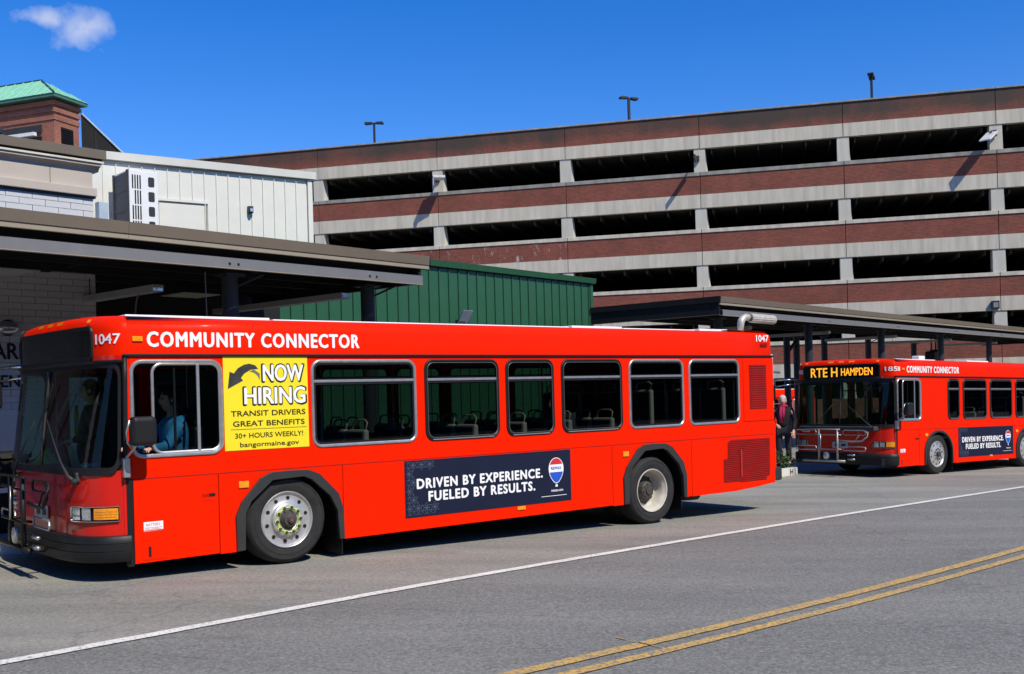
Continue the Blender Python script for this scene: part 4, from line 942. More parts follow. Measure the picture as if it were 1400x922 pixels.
# ---------------------------------------------------------------- brick facade material
def brick(name, c1, c2, mortar, bw_=.21, bh=.075, stain=0.0, eff=0.0):
    m = bpy.data.materials.new(name); m.use_nodes = True; N = m.node_tree.nodes; L = m.node_tree.links
    b = N['Principled BSDF']; b.inputs['Roughness'].default_value = .9
    t = N.new('ShaderNodeTexCoord'); se = N.new('ShaderNodeSeparateXYZ'); cb = N.new('ShaderNodeCombineXYZ')
    L.new(t.outputs['Object'], se.inputs[0]); sm = N.new('ShaderNodeMath'); L.new(se.outputs[0], sm.inputs[0]); L.new(se.outputs[1], sm.inputs[1])
    L.new(sm.outputs[0], cb.inputs[0]); L.new(se.outputs[2], cb.inputs[1])
    bt = N.new('ShaderNodeTexBrick'); bt.inputs['Scale'].default_value = 1; bt.inputs['Brick Width'].default_value = bw_; bt.inputs['Row Height'].default_value = bh
    bt.inputs['Mortar Size'].default_value = .009; bt.inputs['Color1'].default_value = c1+(1,); bt.inputs['Color2'].default_value = c2+(1,); bt.inputs['Mortar'].default_value = mortar+(1,)
    L.new(cb.outputs[0], bt.inputs['Vector'])
    nz = N.new('ShaderNodeTexNoise'); nz.inputs['Scale'].default_value = .55; nz.inputs['Detail'].default_value = 8; nz.inputs['Roughness'].default_value = .62; L.new(t.outputs['Object'], nz.inputs['Vector'])
    r = N.new('ShaderNodeValToRGB'); r.color_ramp.elements[0].position = .25; r.color_ramp.elements[1].position = .75
    r.color_ramp.elements[0].color = (.72, .70, .72, 1); r.color_ramp.elements[1].color = (1.15, 1.12, 1.1, 1); L.new(nz.outputs[0], r.inputs[0])
    mx = N.new('ShaderNodeMixRGB'); mx.blend_type = 'MULTIPLY'; mx.inputs[0].default_value = 1; L.new(bt.outputs[0], mx.inputs[1]); L.new(r.outputs[0], mx.inputs[2])
    last = mx.outputs[0]
    if stain:      # black weathering running down from the coping
        n2 = N.new('ShaderNodeTexNoise'); n2.inputs['Scale'].default_value = 1; n2.inputs['Detail'].default_value = 8; n2.inputs['Roughness'].default_value = .65
        mp = N.new('ShaderNodeMapping'); mp.inputs['Scale'].default_value = (.22, .22, .10); L.new(t.outputs['Object'], mp.inputs[0]); L.new(mp.outputs[0], n2.inputs['Vector'])
        a = N.new('ShaderNodeMapRange'); a.inputs['From Min'].default_value = 16.1; a.inputs['From Max'].default_value = 16.8; L.new(se.outputs[2], a.inputs['Value'])
        s = N.new('ShaderNodeMath'); s.operation = 'MULTIPLY_ADD'; s.inputs[1].default_value = 3.4; s.inputs[2].default_value = -1.75; L.new(n2.outputs[0], s.inputs[0])
        s2_ = N.new('ShaderNodeMath'); s2_.operation = 'ADD'; s2_.use_clamp = True; L.new(s.outputs[0], s2_.inputs[0]); L.new(a.outputs[0], s2_.inputs[1])
        m3 = N.new('ShaderNodeMath'); m3.operation = 'MULTIPLY'; m3.inputs[1].default_value = stain; L.new(s2_.outputs[0], m3.inputs[0])
        mx2 = N.new('ShaderNodeMixRGB'); L.new(m3.outputs[0], mx2.inputs[0]); L.new(last, mx2.inputs[1]); mx2.inputs[2].default_value = (.036, .036, .030, 1); last = mx2.outputs[0]
    if eff:        # white efflorescence streaks
        n2 = N.new('ShaderNodeTexNoise'); n2.inputs['Scale'].default_value = 1; n2.inputs['Detail'].default_value = 6; n2.inputs['Roughness'].default_value = .7
        mp = N.new('ShaderNodeMapping'); mp.inputs['Scale'].default_value = (2.6, 2.6, 1.3); L.new(t.outputs['Object'], mp.inputs[0]); L.new(mp.outputs[0], n2.inputs['Vector'])
        rr_ = N.new('ShaderNodeMapRange'); rr_.inputs['From Min'].default_value = .57; rr_.inputs['From Max'].default_value = .66; L.new(n2.outputs[0], rr_.inputs['Value'])
        m3 = N.new('ShaderNodeMath'); m3.operation = 'MULTIPLY'; m3.inputs[1].default_value = eff; L.new(rr_.outputs[0], m3.inputs[0])
        mx2 = N.new('ShaderNodeMixRGB'); L.new(m3.outputs[0], mx2.inputs[0]); L.new(last, mx2.inputs[1]); mx2.inputs[2].default_value = (.42, .38, .34, 1); last = mx2.outputs[0]
    L.new(last, b.inputs['Base Color'])
    bp = N.new('ShaderNodeBump'); bp.inputs['Strength'].default_value = .6; bp.inputs['Distance'].default_value = .01; L.new(bt.outputs[1], bp.inputs['Height']); bp.invert = True
    L.new(bp.outputs[0], b.inputs['Normal']); MATS[name] = m; return m
BR = ((.25, .054, .031), (.15, .036, .021), (.20, .12, .085))
M_BR = brick('garage_brick', *BR); M_BRT = brick('stained_parapet_brick', *BR, stain=.88); M_BRE = brick('salt_streaked_brick', *BR, eff=.85)
def streaked(name, col, var):
    m = mat(name, col, .85, var=var, scale=.9, bump=.15, bscale=25); N = m.node_tree.nodes; L = m.node_tree.links
    mp = N.new('ShaderNodeMapping'); mp.inputs['Scale'].default_value = (3.2, 3.2, .35); L.new(N['Texture Coordinate'].outputs['Object'], mp.inputs[0])
    L.new(mp.outputs[0], N['Noise Texture'].inputs['Vector']); return m
M_GC = streaked('garage_concrete', (.50, .46, .37), .20); M_GC2 = streaked('weathered_coping', (.26, .25, .22), .3); M_GP = streaked('pillar_concrete', (.50, .475, .40), .12)
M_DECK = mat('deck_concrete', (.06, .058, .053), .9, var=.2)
# ---------------------------------------------------------------- parking garage
GY = -math.atan(.250)
gar = thing('parking_garage', 'long brick and concrete parking garage with open dark decks behind everything', 'parking garage', (0, 62.45, 0), GY)
PC = [-12.11, -4.29, 3.615, 11.41, 19.24, 27.04]
PCS = [-12.11 - 7.82*k for k in (4, 3, 2, 1)] + PC + [27.04 + 7.82*k for k in (1, 2, 3, 4)]
LV = [14.10, 10.84, 7.55, 4.27, .98]
proto = {}
def piece(key, name, mb_fn, m, x, z, root=None, bevel=0):
    if key not in proto:
        o = mb_fn().build(name, m, root or gar, bevel=bevel); proto[key] = o
    else: o = share(proto[key], root or gar)
    o.location = (x, 0, z); return o
for i in range(len(PCS)-1):
    a, b = PCS[i]+.018, PCS[i+1]-.018; w = b-a; key = round(w, 2)
    # object origins stay at the garage origin for the parapet so that its texture runs on
    MB().box(a, b, -.02, .30, 16.18, 17.34).build('brick_panel', M_BRT, gar)
    MB().box(a, b, -.09, .36, 17.342, 17.43).build('coping', M_GC2, gar, bevel=.01)
    MB().box(a, b, -.05, .30, 15.45, 16.178).build('spandrel_band', M_GC, gar)
    for j, zl in enumerate(LV):
        if j == 4: continue
        eff = (j == 1 and i in (4, 5, 6)) or (j == 1 and i == 5)
        MB().box(a, b, -.02, .26, zl-1.28, zl-.212).build('brick_panel', M_BRE if (j == 1 and i in (4, 5)) else M_BR, gar)
        MB().box(a, b, -.07, .34, zl-.21, zl).build('ledge', M_GC2 if j < 1 else M_GC, gar, bevel=.01)
        MB().box(a, b, -.05, .26, zl-2.05, zl-1.282).build('spandrel_band', M_GC, gar)
    MB().box(a, b, -.02, .26, -1.6, .98).build('brick_panel', M_BR, gar)
for x in PCS:
    MB().box(x-.03, x+.03, .05, .24, -1.0, 17.35).build('joint_filler', M_BLACK, gar)
    for zt, zb_ in ((15.449, 14.10), (12.049, 10.84), (8.789, 7.55), (5.499, 4.27), (2.219, .98)):
        m = MB(); h = zt-zb_   # pillar flares to the right at its foot, with a deep reveal
        m.add([(x-.33, .0, zb_), (x+.33, .0, zb_), (x+.42, .62, zb_), (x-.33, .62, zb_), (x-.33, .0, zt), (x+.30, .0, zt), (x+.30, .62, zt), (x-.33, .62, zt)], [(0,3,2,1),(4,5,6,7),(0,1,5,4),(1,2,6,5),(2,3,7,6),(3,0,4,7)])
        m.build('pillar', M_GP, gar)
x0, x1 = PCS[0], PCS[-1]
for j, zt in enumerate((15.45, 12.05, 8.79, 5.50, 2.22)):
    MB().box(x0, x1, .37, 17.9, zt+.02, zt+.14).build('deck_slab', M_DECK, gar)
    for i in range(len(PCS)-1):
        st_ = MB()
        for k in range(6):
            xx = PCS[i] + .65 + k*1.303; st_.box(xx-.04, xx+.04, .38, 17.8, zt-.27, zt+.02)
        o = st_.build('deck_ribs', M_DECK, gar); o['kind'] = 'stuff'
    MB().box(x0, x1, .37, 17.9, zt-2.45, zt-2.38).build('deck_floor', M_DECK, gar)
MB().box(x0, x1, 17.9, 18.2, -1.6, 17.3).build('rear_wall', M_DECK, gar)  # added closed, dark wall; keeps the open-sided decks black
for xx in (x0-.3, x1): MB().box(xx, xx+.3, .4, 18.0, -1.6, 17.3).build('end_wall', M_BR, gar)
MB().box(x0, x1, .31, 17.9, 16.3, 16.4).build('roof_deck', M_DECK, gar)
for xx in PCS[1:-1]:
    for zt, zb_ in ((15.03, 13.07), (11.63, 9.67), (8.37, 6.41), (5.08, 3.12)): MB().box(xx-.3, xx+.3, 8.6, 9.2, zb_, zt).build('inner_column', M_DECK, gar)
gd = Vector((math.cos(GY), math.sin(GY), 0)); gn = Vector((-gd.y, gd.x, 0)); G0 = Vector((0, 62.45, 0))
def gw(s, o, z): p = G0 + gd*s + gn*o; return (p.x, p.y, z)
M_LAMPW = mat('lamp_shell_white', (.55, .56, .56), .4); M_LAMPD = mat('lamp_bronze', (.035, .03, .03), .5)
for s, z, yawd, lab in ((-4.30, 14.86, 22, 'white panel floodlight bracketed to the leftmost visible garage pillar, casting a broad shadow'),
                   (11.25, 14.86, -2, 'edge-on floodlight bracketed to the middle garage pillar, casting a thin shadow'),
                   (26.95, 14.95, -30, 'white slanting floodlight bracketed to the rightmost top pillar of the garage')):
    t = thing('floodlight', lab, 'floodlight', gw(s, -.02, z), GY + R(yawd), 'floodlights on the garage pillars')
    if s > 20:
        MB().plate([[(0, .05), (-1.15, -.55), (-1.15, -.63), (0, -.05)]], -.30, .30, mp=lambda x, y, z: (y, x - .28, z + .02)).build('lamp_panel', M_LAMPW, t, bevel=.02)
    elif s < 0:
        MB().box(-.36, .36, -1.40, -.55, -.16, -.02).build('lamp_panel', M_LAMPW, t, bevel=.02)
        MB().box(-.36, -.33, -1.38, -.60, -.62, -.02).build('side_shield', M_LAMPW, t)
    else:
        MB().box(-.05, .05, -1.40, -.5, -.30, .0).build('lamp_panel', M_LAMPD, t, bevel=.02)
    MB().box(-.14, .14, -.16, .0, -.16, .16).build('bracket', M_LAMPD, t, bevel=.01)
    MB().tube([(0, -.1, 0), (0, -.62, -.02)], .045, 8).build('arm', M_LAMPD, t, smooth=True)
t = thing('wall_lamp', 'small black box lamp low on the right garage pillar above the shelter roof', 'lamp', gw(26.75, -.06, 5.80), GY)
MB().box(-.19, .19, -.22, .0, -.22, .22).build('housing', M_LAMPD, t, bevel=.02); MB().box(-.12, .12, -.235, -.221, -.14, .12).build('lens', M_LENS, t)
for px, ztop, yawd, lab in ((514, 20.35, 10, 'twin-headed lamp pole on the garage roof, leftmost of the three'), (860, 20.4, 40, 'twin-headed lamp pole on the garage roof, middle of the three'), (1191, 20.35, 80, 'lamp pole with stacked heads on the garage roof, rightmost of the three')):
    s_ = {514: -10.62, 860: 6.68, 1191: 21.36}[px]
    t = thing('lamp_pole', lab, 'lamp pole', gw(s_, 6, 16.4), GY + R(yawd), 'lamp poles on the garage roof')
    h = ztop - 16.4; MB().box(-.07, .07, -.07, .07, 0, h).build('pole', M_LAMPD, t); MB().box(-.45, .45, -.03, .03, h-.10, h-.04).build('cross_arm', M_LAMPD, t)
    for sg_ in (-1, 1): MB().plate([[(.12, -.06), (.62, -.10), (.66, -.02), (.58, .06), (.12, .04)]], -.17, .17, mp=lambda x, y, z, q=sg_: (x*q, y, z+h-.02)).build('lamp_head', M_LAMPD, t, bevel=.01)
# the car parked on the lowest visible deck
M_CARW = mat('silver_car_paint', (.45, .47, .50), .25, metal=.5, coat=.8); G_CAR = glass('car_glass', (.08, .09, .10), 1.5)
ct = thing('parked_car', 'silver sport utility car with roof rails parked on the lower garage deck', 'car', gw(30.6, 1.6, 3.13), GY)
prof = [(-2.3, .35), (2.3, .35), (2.35, .95), (1.5, 1.08), (.9, 1.65), (-2.0, 1.70), (-2.32, 1.05)]
MB().plate([[(-2.3, .35), (2.3, .35), (2.35, .95), (1.45, 1.08), (-2.32, 1.08)]], .0, 1.85).build('body', M_CARW, ct, bevel=.05)
MB().plate([[(1.40, 1.09), (.85, 1.62), (-1.9, 1.66), (-2.25, 1.09)]], .10, 1.75).build('cabin_glass', G_CAR, ct)
cf = MB()
for y in (.08, 1.72):
    for P_ in ([(1.48, y, 1.08), (.88, y, 1.64), (-1.9, y, 1.69), (-2.28, y, 1.08)],): cf.tube(P_, .045, 6)
cf.box(-1.9, .85, .08, 1.76, 1.65, 1.71); cf.build('roof_frame', M_CARW, ct, bevel=.01)
for y in (.2, 1.65): MB().tube([(.6, y, 1.71), (.5, y, 1.80), (-1.6, y, 1.82), (-1.7, y, 1.72)], .022, 6).build('roof_rail', M_ALU, ct, smooth=True)
for x in (-1.45, 1.45):
    for y in (.0, 1.85):
        w = MB().lathe((x, y, .36), (0, -1 if y < 1 else 1, 0), [(0, -.2), (.36, -.2), (.36, -.01), (.33, .0), (.22, .0)], 24).build('wheel', M_TYRE, ct, smooth=30); MB().lathe((x, y, .36), (0, -1 if y < 1 else 1, 0), [(.22, -.01), (.2, .01), (0, .02)], 16).build('hubcap', M_ALU, w)
# ---------------------------------------------------------------- bus shelters (canopies)
M_FAS = mat('taupe_fascia_metal', (.150, .122, .088), .5, var=.06, coat=.1); M_FASL = mat('pale_taupe_trim', (.28, .24, .175), .5, var=.05)
M_BEAM = mat('grey_beam_paint', (.155, .158, .160), .5, var=.08); M_DKB = mat('dark_bronze_metal', (.013, .0125, .0125), .7, var=.2, spec=.2); M_POST = mat('dark_post_paint', (.030, .036, .042), .45, var=.1)
M_LBOX = mat('light_box_grey', (.40, .40, .39), .5, var=.06)
TC_ = R(49.3); A1 = Vector((-5.76, 11.9, 0)); dC = Vector((math.cos(TC_), math.sin(TC_), 0)); nC = Vector((-dC.y, dC.x, 0))
def canopy(label, org, yaw, s0, s1, depth, posts, back, boxes, bolts):
    t = thing('bus_shelter', label, 'shelter', (org.x, org.y, 0), yaw, 'flat-roofed bus shelters')
    n = max(1, round((s1-s0)/6)); 
    for k in range(n):
        a = s0 + (s1-s0)*k/n; b = s0 + (s1-s0)*(k+1)/n - .004
        MB().add([(a, 0, 3.905), (b, 0, 3.905), (b, -.02, 4.05), (a, -.02, 4.05), (a, .06, 3.905), (b, .06, 3.905), (b, .10, 4.06), (a, .10, 4.06)], [(0,1,2,3),(3,2,6,7),(4,7,6,5),(0,4,5,1),(0,3,7,4),(1,5,6,2)]).build('fascia', M_FAS, t)
        MB().box(a, b, .005, .06, 3.838, 3.893).build('fascia_trim', M_FASL, t)
        MB().box(a, b, .24, .28, 3.725, 3.90).build('fascia_backing', M_DKB, t); MB().box(a, b, .0, .24, 3.893, 3.904).build('fascia_return', M_DKB, t)  # backing near-black: the colour deepens the shade in the fascia recess
    bm_ = MB(); bm_.box(s0+.10, s1-.16, .0, .022, 3.585, 3.715).box(s0+.10, s1-.16, .022, .10, 3.575, 3.588).box(s0+.10, s1-.16, .022, .10, 3.712, 3.724)
    bm_.build('edge_beam', M_BEAM, t)
    MB().box(s0+.10, s1-.16, .0, .03, 3.572, 3.584).build('beam_lip', M_FASL, t)
    bo = MB()
    for x in bolts:
        for dx in (-.07, .07): bo.lathe((x+dx, .0, 3.64), (0, -1, 0), [(.018, 0), (.016, .012), (0, .012)], 8)
    o = bo.build('bolts', M_DKB, t); o['kind'] = 'stuff'
    MB().box(s0+.02, s1-.02, .07, depth, 3.94, 4.03).build('roof_deck', M_DKB, t)
    # far fascia and the two ends
    MB().box(s0, s1, depth, depth+.06, 3.84, 4.06).build('fascia', M_FAS, t)
    for x in (s0-.03, s1-.03): MB().box(x, x+.06, .0, depth, 3.905, 4.055).build('end_fascia', M_DKB, t)  # ends near-black: shade on these sides is put into the colour
    for x in (s0+.0, s1-.20): MB().box(x, x+.05, .05, depth, 3.60, 3.90).build('end_beam', M_DKB, t); MB().box(x-.005, x+.055, .05, depth, 3.59, 3.60).build('beam_lip', M_FAS, t)
    # purlins along, rafters across
    for k in range(1, int(depth/.9)+1): MB().box(s0+.1, s1-.2, k*.9-.04, k*.9+.04, 3.72, 3.86).build('purlin', M_DKB, t)
    x = s0 + 1.0
    while x < s1-.6:
        MB().box(x-.05, x+.05, .30, depth-.05, 3.78, 3.93).build('rafter', M_DKB, t); x += 2.52
    rbm = MB(); y = .15
    while y < depth: rbm.box(s0+.1, s1-.2, y, y+.05, 3.90, 3.94); y += .22
    o = rbm.build('roof_ribs', M_DKB, t); o['kind'] = 'stuff'
    for (x, y) in posts + back:
        gzz = gz_at(*(org + Vector((math.cos(yaw)*x - math.sin(yaw)*y, math.sin(yaw)*x + math.cos(yaw)*y, 0))).xy)
        p = MB().lathe((x, y, gzz+.16), (0, 0, 1), [(.115, 0), (.115, 3.60-gzz-.16)], 20).build('post', M_POST, t, smooth=True)
        MB().box(x-.16, x+.16, y-.16, y+.16, 3.57, 3.60).build('cap_plate', M_POST, p)
        for q in (1,): MB().tube([(x, y, 3.38), (x+q*.36, y-.3, 3.59)], .018, 6).build('knee_brace', M_POST, p)
    for (x, y0, y1) in boxes:
        lb = MB().box(x-.09, x+.09, y0, y1, 3.36, 3.455).build('light_box', M_LBOX, t, bevel=.004)
        MB().box(x-.075, x+.075, y0-.006, y0, 3.37, 3.445).build('end_cap', M_LENS, lb)
        for yy in (y0+.3, y1-.3): MB().tube([(x, yy, 3.455), (x, yy, 3.72)], .008, 5).build('hanger', M_DKB, lb)
    return t
c1 = canopy('near taupe-edged bus shelter roof above the long red bus', A1, TC_, -9.0, 6.85, 4.6, [(3.54, .75), (6.16, .75), (-1.8, .75), (-6.6, .75)], [(-4.0, 4.2)],
            [(2.75, 1.35, 3.6), (5.70, .75, 4.35), (-.35, 1.3, 3.6)], [3.1, 5.62, -1.9])
A2 = Vector((5.24, 25.97, 0)); TC2 = R(49.04)
c2 = canopy('far taupe-edged bus shelter roof stretching right behind the shorter bus', A2, TC2, 0.0, 34.0, 4.0, [(1.17, .75), (6.5, .75), (12.1, .75), (17.95, .75), (23.9, .75), (29.8, .75)],
            [(6.9, 3.6), (10.85, 3.6), (11.6, 3.6), (13.9, 3.6), (18.0, 3.6), (23.0, 3.6)],
            [(3.0, .8, 3.4), (8.1, .8, 3.4), (13.6, .8, 3.4), (19.3, .8, 3.4), (25.2, .8, 3.4)], [1.2, 6.3, 11.7, 17.4, 23.1])
for x in (5.6, 11.0):
    MB().tube([(x, 3.6, 3.0), (x+1.0, 3.6, 3.6)], .06, 8).build('brace', M_POST, c2, smooth=True)
# ceiling hatch panels under the near shelter
for x, y in ((.9, 2.2), (4.7, 3.6)):
    MB().box(x-.35, x+.35, y-.35, y+.35, 3.585, 3.60).build('ceiling_panel', mat('ceiling_panel', (.42, .42, .36), .6), c1)
M_CABLE = mat('cable_grey', (.2, .2, .2), .6)
MB().tube([(2.7, 1.8, 3.36), (2.66, 1.8, 3.2), (2.62, 1.8, 2.7)], .012, 5).build('dangling_cable', M_CABLE, c1); MB().tube([(3.1, .7, 3.6), (3.12, .7, 2.6)], .008, 5).build('hanging_rod', M_CABLE, c1)
# near-black wall standing in for the shaded recess behind the near shelter
t = thing('recess_backing', 'added near-black wall with door frames, standing in for the shaded recess under the near shelter', 'wall', (A1.x, A1.y, 0), TC_)
MB().box(3.56, 7.36, 4.68, 4.90, -.2, 3.9).build('wall', mat('recess_shade_black', (.012, .013, .014), .7), t)
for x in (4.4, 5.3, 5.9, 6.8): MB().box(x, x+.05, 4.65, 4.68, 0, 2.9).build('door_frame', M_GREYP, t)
# ---------------------------------------------------------------- pale block building with cornice, left
YB = R(47); bb = thing('block_building', 'pale brick building with taupe cornice on the far left', 'building', (-7.44, 15.2, 0), YB)
M_BLKW = mat('white_glazed_brick', (.56, .57, .58), .6, var=.12, scale=2.0); M_MORT = mat('mortar', (.34, .34, .33), .9); M_STUC = mat('beige_stucco', (.47, .415, .355), .85, var=.05, bump=.2, bscale=90)
MB().box(-14, 1.47, .02, .3, -.2, 4.97).build('wall', M_MORT, bb)
pb = None; rowh = .098; bl_ = .385; rb = random.Random(5)
for r_ in range(33):
    z = 1.74 + r_*rowh; x = -.62 + (.5*bl_ if r_ % 2 else 0)
    while x < 1.47:
        w = min(bl_, 1.47-x) - .008
        if w > .05:
            key = round(w, 2)
            if ('b', key) not in proto: proto[('b', key)] = MB().box(0, w, 0, .045, 0, rowh-.007).build('brick', M_BLKW, bb)
            o = proto[('b', key)] if ('b', key, 'u') not in proto else share(proto[('b', key)], bb)
            proto[('b', key, 'u')] = 1; o.location = (x, -.022 + rb.uniform(-.0025, .0025), z)
        x += bl_
MB().box(-14, -.66, -.02, .02, 1.74, 4.97).build('wall_face', M_BLKW, bb)
MB().box(-14, 1.47, -.02, .02, .0, 1.735).build('wall_base', M_BLKW, bb)
MB().box(-14, 1.50, -.09, .3, 5.00, 5.13).build('stone_ledge', M_STUC, bb, bevel=.01)
MB().box(-14, 1.49, -.06, .3, 4.972, 5.0).build('drip_flashing', M_GREYP, bb)
for a, b in ((-14, -2.0), (-1.99, .80), (.81, 1.46)): MB().box(a, b, -.02, .3, 5.131, 5.40).build('stucco_panel', M_STUC, bb)
def cor(u): return [(-.02, 5.36), (-.05, 5.40), (-.12, 5.44), (-.22, 5.46), (-.28, 5.47), (-.29, 5.50)][u]
MB().plate([[(.3, 5.40), (-.025, 5.40), (-.035, 5.43), (-.06, 5.455), (-.10, 5.465), (-.11, 5.475), (-.11, 5.515), (.3, 5.515)]], -14, 1.56, mp=lambda x, y, z: (y, x, z)).build('cornice_moulding', M_STUC, bb)
MB().box(-14, 1.60, -.135, .3, 5.516, 5.545).build('cornice_strip', mat('cream_trim', (.62, .58, .48), .6), bb)
MB().box(-14, 1.58, -.11, .3, 5.546, 5.575).build('cornice_recess', M_DKB, bb)
MB().box(-14, 1.63, -.16, .3, 5.576, 5.72).build('roof_edge', M_FAS, bb, bevel=.005)
MB().box(-14, 1.40, .3, 7, 5.3, 5.6).build('roof', M_STUC, bb); MB().box(1.30, 1.47, .3, 7, -.2, 5.3).build('side_wall', M_STUC, bb)
MB().box(1.49, 1.64, -.16, -.02, 4.60, 4.92).build('gutter_box', mat('pale_blue_metal', (.38, .46, .52), .4), bb, bevel=.01); MB().box(1.53, 1.60, -.12, -.05, 3.9, 4.60).build('downspout', mat('pale_metal', (.5, .52, .54), .4), bb)
lettering('ARE', -.10, .40, 2.475, 2.705, M_BLK2, bb, -.03, .03, name='wall_lettering'); lettering('EN', .015, .275, 2.065, 2.235, M_BLK2, bb, -.03, .03, name='wall_lettering')
lt_ = thing('wall_light', 'oval bulkhead lamp on the shaded brick wall', 'lamp', Vector((-7.44, 15.2, 0)) + Vector((math.cos(YB), math.sin(YB), 0))*.12 - Vector((-math.sin(YB), math.cos(YB), 0))*.03 + Vector((0, 0, 2.93)), YB)
MB().sheet(lambda u, v: (.17*math.cos(2*math.pi*u)*math.cos(v*1.57), -.09*math.sin(v*1.57), .10*math.sin(2*math.pi*u)*math.cos(v*1.57)), 24, 6).build('cover', M_LENS, lt_, smooth=True)
MB().lathe((0, 0, 0), (0, -1, 0), [(.0, -.01), (.12, -.01), (.12, .02), (.10, .02)], 24).build('base', M_GREYP, lt_)
vt = thing('roof_vent', 'dark round vent cap on the cornice building roof', 'vent', Vector((-7.44, 15.2, 0)) + Vector((math.cos(YB)*.25 - math.sin(YB)*.5, math.sin(YB)*.25 + math.cos(YB)*.5, 5.6)), YB)
MB().lathe((0, 0, 0), (0, 0, 1), [(.07, 0), (.07, .28), (.10, .29), (.10, .34), (.05, .40), (0, .41)], 18).build('cap', M_GREYP, vt, smooth=30)
# ---------------------------------------------------------------- white metal building
YW = R(33.84); wbld = thing('white_metal_building', 'off-white standing-seam metal building above the near shelter', 'building', (-8.29, 21.79, 0), YW)
M_WM = mat('off_white_metal', (.66, .65, .58), .45, var=.04, coat=.1); M_WS = mat('seam_shadow_grey', (.50, .49, .47), .5)
MB().box(-3, 4.50, .03, 7, -.5, 6.85).build('wall_core', M_WM, wbld)
k = 0; x = -3.03
while x < 4.40:
    zs = [(2.0, 6.80)]
    if 1.0 < x + .13 < 2.06: zs = [(6.16, 6.80)]
    for a, b in zs:
        pn = MB().box(x+.010, x+.258, .0, .03, a, b).build('metal_panel', M_WM, wbld)
        MB().box(x-.008, x+.008, -.030, .03, a, b).build('standing_seam', M_WM, pn)
    x += .2655
MB().box(1.03, 2.06, .0, .03, 4.0, 6.06).build('flat_panel', M_WM, wbld); MB().box(1.00, 2.09, -.035, .03, 6.10, 6.155).build('head_trim', M_WM, wbld); MB().box(2.07, 2.10, -.035, .03, 4.0, 6.10).build('side_trim', M_WM, wbld)
MB().box(4.42, 4.53, -.04, .05, 2.0, 6.84).build('corner_trim', M_WM, wbld)
MB().add([(-3, -.10, 6.86), (4.60, -.10, 6.86), (4.60, -.12, 7.02), (-3, -.12, 7.02), (-3, 7, 6.86), (4.60, 7, 6.86), (4.60, 7, 7.25), (-3, 7, 7.25)], [(0,3,2,1)[::-1], (4,5,6,7), (0,1,5,4), (1,2,6,5), (2,3,7,6), (3,0,4,7)]).build('roof_trim', M_WM, wbld)
t = MB().box(2.97, 3.08, -.10, 0, 5.97, 6.12).build('junction_box', M_GREYP, wbld); MB().box(2.99, 3.05, -.16, -.10, 5.99, 6.06).build('lens', M_LENS, t)
# heat pump unit
YA = YW + R(8); ax = Vector((-8.29, 21.79, 0)) + Vector((math.cos(YW), math.sin(YW), 0))*.16 + Vector((math.sin(YW), -math.cos(YW), 0))*1.05
ac = thing('heat_pump', 'tall white heat pump unit with slatted front beside the white metal wall', 'heat pump', (ax.x, ax.y, 4.07), YA)
M_ACW = mat('appliance_white', (.74, .75, .74), .4, var=.04); M_COIL = mat('coil_blue_grey', (.028, .05, .085), .5, var=.2, scale=12)
H = 2.42
MB().box(.0, .60, .0, .80, 0, H).build('cabinet', M_ACW, ac, bevel=.01)
MB().box(-.012, 0, .14, .74, .08, H-.04).build('coil_panel', M_COIL, ac); MB().box(-.03, .0, .75, .80, 0, H).build('corner_rail', M_GREYP, ac); MB().box(-.02, .0, .03, .12, 0, H).build('corner_rail', M_GREYP, ac)
for z in (.4, .8, 1.2, 1.6, 2.0): MB().box(-.018, -.012, .14, .74, z, z+.012).build('guard_wire', M_GREYP, ac)
for r_ in range(5):
    for c_ in range(4):
        if r_ == 0 or not (r_ == 1 and c_ == 0): MB().box(.055+c_*.052, .083+c_*.052, -.004, .0, H-.10-.31*(r_+1)+.03, H-.10-.31*r_).build('grille_slot', M_BLK2, ac)
for r_ in range(6): MB().plate([rrect(.39, .52, H-.32-.30*r_, H-.12-.30*r_, .03, 3)], -.004, .0).build('grip_opening', M_GREYP, ac)
# ---------------------------------------------------------------- green metal building
YG = R(50.54); gb = thing('green_metal_building', 'dark green standing-seam metal building between shelter and garage', 'building', (-1.95, 24.87, 0), YG)
M_GM = mat('dark_green_metal', (.024, .094, .047), .42, var=.05, coat=.15); M_GMD = mat('green_seam', (.012, .05, .028), .5)
MB().box(-4.44, 6.82, .04, 6, -1.2, 4.9).build('wall_core', M_GMD, gb)
x = -4.43
while x < 6.70:
    pn = MB().box(x+.022, min(x+.325, 6.75), .0, .04, -1.0, 4.84).build('metal_panel', M_GM, gb)
    MB().box(x-.012, x+.014, -.028, .04, -1.0, 4.80).build('standing_seam', M_GM, pn); x += .3455
MB().box(6.70, 6.83, -.03, .05, -1.0, 4.87).build('corner_trim', M_GM, gb)
MB().add([(-4.46, -.10, 4.865), (6.88, -.10, 4.865), (6.88, -.13, 5.01), (-4.46, -.13, 5.01), (-4.46, 6, 4.865), (6.88, 6, 4.865), (6.88, 6, 5.2), (-4.46, 6, 5.2)], [(0,1,2,3), (4,5,6,7), (0,1,5,4), (1,2,6,5), (2,3,7,6), (3,0,4,7)]).build('roof_trim', M_GM, gb)
t = thing('security_light', 'white slanted floodlight on the green metal wall', 'lamp', Vector((-1.95, 24.87, 0)) + Vector((math.cos(YG), math.sin(YG), 0))*1.06 + Vector((0, 0, 3.66)), YG)
MB().plate([[(0, -.14), (.34, -.14), (.34, .16), (0, .16)]], -.02, .02, mp=lambda x, y, z: (x - .15 - z*.25, -.22 + y - z*.9, z)).build('lamp_face', M_LAMPW, t, bevel=.008)
MB().box(-.10, .10, -.16, 0, -.25, -.05).build('bracket', M_LAMPD, t)
